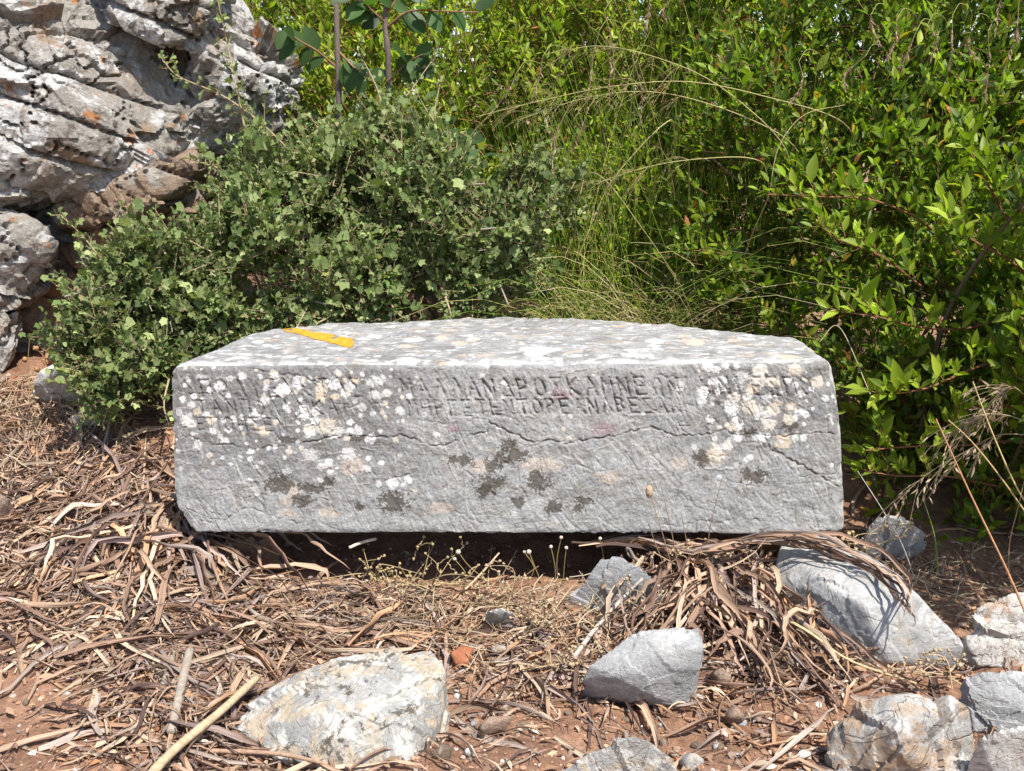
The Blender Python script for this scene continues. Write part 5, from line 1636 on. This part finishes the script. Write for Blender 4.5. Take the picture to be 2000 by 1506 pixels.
# ------------------------------------------------------------------ withered clumps of strap leaves, sticks and dry weeds
def build_clumps():
    rng = np.random.default_rng(123)
    A = lambda q: PZ(np.array(float(q[0])), np.array(float(q[1])), q[2])
    def clump(label, crown, leaves, K=14):
        c = A(crown)
        root = empty("withered_clump", (c[0], c[1], float(ground_z(c[0], c[1]))), label, "dry plant", "withered strap leaved plants")
        for pts, w in leaves:
            cen = spline(np.array(pts), K)
            cr_ = np.cumsum(rng.normal(0, .0035, (K, 3)), 0); cr_ -= cr_[0]
            cen = cen + cr_ * np.sin(np.linspace(0, math.pi, K))[:, None] ** .5 * 1.3 + .004 * np.sin(np.linspace(0, rng.uniform(4, 12), K) + rng.uniform(0, 6))[:, None] * rng.normal(size=3)
            gz = ground_z(cen[:, 0], cen[:, 1]) + .004
            cen[:, 2] = np.maximum(cen[:, 2], gz)
            tw = rng.normal(0, .5)
            V, F = ribbon(cen, w * rng.uniform(.6, 1.15), (tw, tw + rng.normal(0, 2.6)), K, rng.uniform(.5, 1.5), rng)
            col = STRAPC[rng.choice(8, p=[.2, .22, .12, .14, .08, .08, .08, .08])] * math.exp(rng.normal(0, .2))
            me = strap_mesh("leaf", V - np.array(root.location), F, np.tile(col, (len(V), 1)), fibcoord(K, rng))
            link("leaf", me, None, root)
    # main clump: a crown of leaves hanging forward over the edge below the block's right half
    lv = []
    for k in range(130):
        x0 = rng.normal(1385, 58); y0 = rng.normal(1090, 24)
        x1 = x0 + rng.normal(35 if x0 > 1430 else -35, 105); y1 = y0 + rng.uniform(20, 220)
        z0 = rng.uniform(.06, .11)
        a = A((x0, y0, z0)); e = A((x1, y1, rng.uniform(.005, .035)))
        m1 = a * .72 + e * .28 + np.array([rng.normal(0, .015), -.015, rng.uniform(.0, .03)])
        m2 = a * .3 + e * .7 + np.array([rng.normal(0, .02), -.01, rng.uniform(-.005, .02)])
        lv.append(([a, m1, m2, e + np.array([rng.normal(0, .02), 0, 0])], rng.uniform(.006, .014)))
    for k in range(80):                                   # long leaves swept to the lower right
        x0 = rng.normal(1410, 36); y0 = rng.normal(1145, 30)
        u = rng.uniform(.35, 1.0)
        x1 = x0 - 20 + u * rng.normal(270, 60); y1 = y0 + 15 + u * rng.normal(215, 35)
        a = A((x0, y0, rng.uniform(.035, .075))); e = A((x1, y1, .012))
        m1 = a * .66 + e * .34 + np.array([rng.normal(0, .02), -.01, rng.uniform(0, .03)])
        m2 = a * .33 + e * .67 + np.array([rng.normal(0, .02), 0, rng.uniform(0, .02)])
        lv.append(([a, m1, m2, e], rng.uniform(.005, .011)))
    for k in range(60):                                   # broken pieces lying every which way
        x0 = rng.normal(1400, 75); y0 = rng.normal(1160, 50)
        an = rng.uniform(0, 6.28); u = rng.uniform(30, 100)
        a = A((x0, y0, rng.uniform(.03, .08))); e = A((x0 + u * math.cos(an), y0 + u * .5 * math.sin(an), rng.uniform(.02, .08)))
        lv.append(([a, (a + e) / 2 + rng.normal(0, .012, 3), e], rng.uniform(.007, .016)))
    clump("big withered clump of drooping brown strap leaves below the block", (1430, 1100, .05), lv)
    # twisted bundle arching over the slab, its tip hanging on the right
    lv = []
    for k in range(18):
        j = lambda s: rng.normal(0, s)
        o = rng.normal(0, 4)
        pts = [(1190 + j(45), 1064 + o * .9, .095), (1260 + j(15), 1054 + o * .9, .105), (1330 + j(15), 1072 + o * .8, .11), (1410 + j(12), 1068 + o, .13 + j(.006)), (1500 + j(8), 1050 + o, .165 + j(.006)), (1580, 1052 + o, .172 + j(.006)), (1660, 1080 + o, .165 + j(.005)), (1715 + j(6), 1108 + o * .8, .155 + j(.005))]
        if k % 3 == 0:
            pts = pts[2:] + [(1752 + j(5), 1142 + j(4), .15), (1768 + j(3), 1175, .14), (1772 + j(3), 1208 + j(10), .135)]
        elif k % 3 == 1:
            pts = pts[:5]
        lv.append(([A(q) for q in pts], rng.uniform(.006, .0105)))
    clump("twisted bundle of dry strap leaves arching over the pale slab", (1300, 1066, .05), lv, 22)
    # fan of small pale stubs standing on the slab's left side
    lv = []
    for k in range(12):
        x = 1570 + k * 5 + rng.normal(0, 4)
        a = A((x, 1235 + rng.normal(0, 8), .03)); e = A((x + rng.normal(8, 8), 1165 + rng.normal(0, 12), .085))
        lv.append(([a, (a + e) / 2 + rng.normal(0, .006, 3), e], rng.uniform(.007, .011)))
    clump("little fan of upright pale dry leaf stubs before the slab", (1590, 1230, .03), lv, 8)
    # clump at the left end
    lv = []
    for k in range(120):
        x0 = rng.normal(330, 60); y0 = rng.normal(1010, 30)
        an = rng.uniform(0, 6.28); u = rng.uniform(60, 190)
        x1 = x0 + u * math.cos(an) * 1.3; y1 = y0 + 60 + abs(u * math.sin(an)) * .8
        a = A((x0, y0, rng.uniform(.05, .11))); e = A((x1, y1, rng.uniform(.02, .05)))
        m = (a + e) / 2 + np.array([rng.normal(0, .03), -.01, rng.uniform(0, .05)])
        lv.append(([a, m, e], rng.uniform(.008, .015)))
    lv.append(([A((395, 1075, .06)), A((410, 1120, .055)), A((440, 1145, .05)), A((490, 1170, .03)), A((535, 1195, .02))], .026))
    lv.append(([A((340, 1100, .05)), A((380, 1110, .07)), A((440, 1135, .06)), A((520, 1185, .02))], .020))
    lv.append(([A((440, 1120, .04)), A((500, 1125, .05)), A((590, 1135, .03)), A((640, 1145, .02))], .016))
    clump("withered strap leaved clump heaped against the block's left end", (330, 1040, .05), lv)

    # ---- canes, sticks
    def stick(name, label, pts, r0, r1, col, n=24, k=9, cat="stick", knots=True):
        pa = spline([A(q) for q in pts], n)
        rr = np.linspace(r0, r1, n) * (1 + (.12 * (np.arange(n) % 8 == 4) if knots else 0))
        V, F = tubes(pa[None], rr[None], k)
        V2 = np.vstack([V, pa[:1], pa[-1:]])
        caps = [(len(V), (j + 1) % k, j, j) for j in range(k)] + [(len(V) + 1, (n - 1) * k + j, (n - 1) * k + (j + 1) % k, (n - 1) * k + (j + 1) % k) for j in range(k)]
        Fq = [tuple(f) for f in F.tolist()]
        me = bpy.data.meshes.new(name)
        b = np.array([V2[:, 0].mean(), V2[:, 1].mean(), V2[:, 2].min()])
        me.from_pydata((V2 - b).tolist(), [], Fq + [(c[0], c[1], c[2]) for c in caps])
        me.polygons.foreach_set("use_smooth", np.ones(len(me.polygons), bool))
        at = me.color_attributes.new("Col", 'FLOAT_COLOR', 'POINT')
        cc = np.ones((len(V2), 4), np.float32); cc[:, :3] = np.asarray(col) * (1 + .12 * fbm(V2 * 60, 2, 9))[:, None]
        at.data.foreach_set("color", cc.ravel())
        o = link(name, me, M_WOOD, None, [float(q) for q in b])
        return tag(o, label, cat)
    stick("dry_cane", "long pale straight cane lying across the lower left litter", [(270, 1540, .035), (340, 1465, .045), (430, 1390, .05), (504, 1322, .052)], .0078, .0062, (.42, .32, .20))
    stick("broken_stick", "short grey weathered stick in the litter left of the cane", [(335, 1430, .03), (352, 1350, .04), (372, 1265, .045)], .008, .008, (.32, .27, .22), 16)
    stick("broken_stick", "second grey weathered stick beside the first in the litter", [(305, 1395, .03), (322, 1330, .035), (340, 1270, .04)], .007, .006, (.30, .25, .20), 16)
    stick("broken_stick", "broken white tipped stick lying in the shadow under the block", [(682, 1070, .09), (705, 1060, .095), (735, 1052, .10)], .0035, .0035, (.56, .47, .36), 10)
    stick("thin_twig", "thin brown twig crossing the ground by the white stone at left", [(-20, 762, .27), (60, 765, .27), (150, 775, .25)], .002, .0015, (.34, .20, .12), 16, 6, "twig")
    stick("thin_twig", "long reddish twig lying along the bottom litter below the cane", [(400, 1466, .015), (540, 1472, .02), (640, 1492, .02)], .004, .003, (.34, .22, .15), 18, 7, "twig")
    stick("thin_twig", "curved brown twig lying left of the rounded cream stone", [(945, 1500, .012), (1000, 1488, .014), (1050, 1462, .012)], .003, .002, (.32, .20, .14), 14, 7, "twig")
    stick("dry_stalk", "pale straw stem slanting from the withered clump to the lower right", [(1500, 1190, .07), (1580, 1235, .05), (1660, 1290, .03), (1790, 1335, .02)], .0035, .0016, (.54, .42, .24), 26, 7, "stem")
    stick("dry_stalk", "grey flaky stem leaning between the small grey stones", [(1120, 1285, .015), (1165, 1225, .03), (1215, 1170, .06), (1255, 1130, .1)], .005, .003, (.44, .38, .33), 20, 7, "stem")
    stick("dry_stalk", "brown stem pointing up the shadow under the block's middle", [(905, 1155, .02), (940, 1120, .04), (975, 1080, .07)], .0026, .002, (.46, .34, .22), 12, 6, "stem")

    # ---- white globe heads on thin stems and hare's-tail grass in front of the block
    for k, (hx, hy, bx_, by_, r) in enumerate([(1033, 1078, 1062, 1150, 7), (895, 1078, 945, 1130, 7), (1096, 1050, 1090, 1140, 5), (1172, 1052, 1170, 1130, 5), (1076, 1068, 1085, 1145, 5), (1106, 1070, 1100, 1140, 5), (888, 1092, 905, 1150, 5), (1024, 1078, 1030, 1140, 4), (58, 655, 70, 790, 4)]):
        zb = .012 if by_ > 900 else .27
        b = A((bx_, by_, zb))
        h = P(np.array(float(hx)), np.array(float(hy)), float(b[1]) - .02)
        root = empty("dry_flower", b, ["whitest globe headed dry flower under the block's middle", "pale globe headed dry flower left of the block's middle", "small globe headed dry flower nearest the block's bottom edge", "globe headed dry flower above the small light grey stone", "globe headed dry flower between two others under the block", "globe headed dry flower just left of the small light grey stone", "small globe headed dry flower lowest at left", "tiny globe headed dry flower beside the whitest one", "white headed thin dry flower in front of the rock outcrop"][k], "dry flower", "globe headed dry flowers")
        pa = spline([b, (b + h) / 2 + np.array([rng.normal(0, .01), 0, 0]), h], 10)
        V, F = tubes(pa[None], np.full((1, 10), .0009), 5)
        part("stem", V, F, M_STRAW, root, np.tile([.42, .34, .14], (len(V), 1)))
        D, Fi = ico(3)
        rr = .75 * r / 2000 * float(b[1]) * (1 + .25 * fbm(D * 4, 2, k))
        part("flower_head", h + D * rr[:, None], Fi, M_STRAW, root, np.tile([.58, .50, .40], (len(D), 1)))
    tails = [((1318, 1130), (1268, 960), True), ((1330, 1140), (1292, 950), False), ((1352, 1120), (1330, 1000), False), ((1375, 1110), (1410, 935), False), ((1360, 1130), (1375, 1060), False), ((1305, 1125), (1262, 1010), False)]
    for k, (b_, h_, tail) in enumerate(tails):
        b = A((*b_, .06)); h = P(np.array(float(h_[0])), np.array(float(h_[1])), float(b[1]) - .02)
        root = empty("grass_stalk", b, ["hare's tail grass with fluffy head before the block", "tall thin grass stem right of the fluffy headed one", "short grass stem standing before the block's lower edge", "rightmost thin stem leaning across the block's face", "stubby dry stem between the thin stems and withered clump", "leftmost thin grass stem before the block's lower edge"][k], "grass", "thin stems before the block")
        pa = spline([b, b * .5 + h * .5 + np.array([rng.normal(0, .006), 0, 0]), h], 14)
        V, F = tubes(pa[None], np.linspace(.0013, .0006, 14)[None], 5)
        part("stem", V, F, M_STRAW, root, np.tile([.36, .23, .14], (len(V), 1)))
        if tail:
            D, Fi = ico(4)
            V = h + D * np.array([.007, .007, .013]) * (1 + .25 * fbm(D * 6, 2, k))[:, None]
            part("seed_head", V, Fi, M_STRAW, root, np.tile([.50, .37, .25], (len(V), 1)))
    # ---- branching straw weeds
    def weed(label, foot, n, L, col, seed, z=.02, name="dry_weed", beads=True, tip=.003):
        ra = np.random.default_rng(seed)
        b = A((*foot, z))
        root = empty(name, b, label, "dry weed", "branching dry weeds")
        paths = []
        for _ in range(n):
            d = nrm(np.array([ra.normal(0, .8), ra.normal(-.1, .5), ra.uniform(.4, 1.1)]))
            l = L * ra.uniform(.5, 1.2)
            m = b + d * l * .5 + ra.normal(0, .012, 3)
            e = b + d * l + np.array([ra.normal(0, .03), ra.normal(0, .02), -l * .25])
            pa = spline([b + ra.normal(0, .012, 3) * np.array([1, 1, 0]), m, e], 10)
            paths.append(pa)
            for _ in range(3):
                w = ra.integers(4, 10)
                dd = nrm(ra.normal(size=3) + np.array([0, 0, .5]))
                paths.append(np.array([pa[w] + dd * l * .22 * t + ra.normal(0, .0015, 3) for t in np.linspace(0, 1, 10)]))
        paths = np.array(paths)
        V, F = tubes(paths, np.linspace(.0016, .0007, 10)[None] * np.ones((len(paths), 1)), 4)
        part("stems", V, F, M_STRAW, root, np.repeat(np.asarray(col)[None] * np.exp(ra.normal(0, .2, len(paths)))[:, None], 40, axis=0), kind="stuff")
        if beads:
            D, Fi = ico(2)
            tips = paths[:, -1]
            V = tips[:, None] + D[None] * tip * ra.uniform(.6, 1.4, (len(tips), len(D), 1))
            part("husks", V.reshape(-1, 3), ((np.arange(len(tips)) * len(D))[:, None, None] + Fi).reshape(-1, 3), M_STRAW, root, np.tile(np.asarray(col) * 1.05, (len(tips) * len(D), 1)), kind="stuff")
    Ys = (.44, .34, .18); Tn = (.48, .36, .22)
    weed("yellow straw weed sprawling in front of the block's shadow, left of middle", (840, 1150), 9, .12, Ys, 1)
    weed("yellow straw weed left of the sprawling one, before the shadow", (740, 1140), 6, .09, Ys, 2)
    weed("straw weed tangled before the block's middle", (1000, 1180), 8, .13, Tn, 3)
    weed("straw weed at the foot of the small light grey stone", (1080, 1230), 8, .12, Tn, 4)
    weed("pale dry weed with husks on the small light grey stone", (1235, 1190), 8, .10, (.46, .36, .26), 5, .03)
    weed("tan dry weed with husks by the block's lower right corner", (1660, 1090), 9, .14, (.48, .37, .21), 6, .06, tip=.004)
    weed("straw weed at the base of the withered clump", (1350, 1140), 8, .10, Tn, 7, .05)
    weed("sparse straw weed left of the blue grey stone", (1090, 1300), 7, .09, Tn, 8)
    weed("thin straw weed between the slab and the white striated stone", (1860, 1330), 6, .10, Tn, 9)
    weed("brown brittle weed at the left foot of the grey green shrub", (150, 745), 12, .22, (.38, .21, .10), 10, .27, tip=.007)
    weed("thin dry weed in the litter under the left shrub", (110, 860), 8, .13, (.42, .28, .16), 11, .1)
    weed("orange green wild asparagus between the outcrop and the shrub", (400, 560), 22, .20, (.27, .22, .05), 12, .42, name="asparagus_weed", beads=False)


build_clumps()
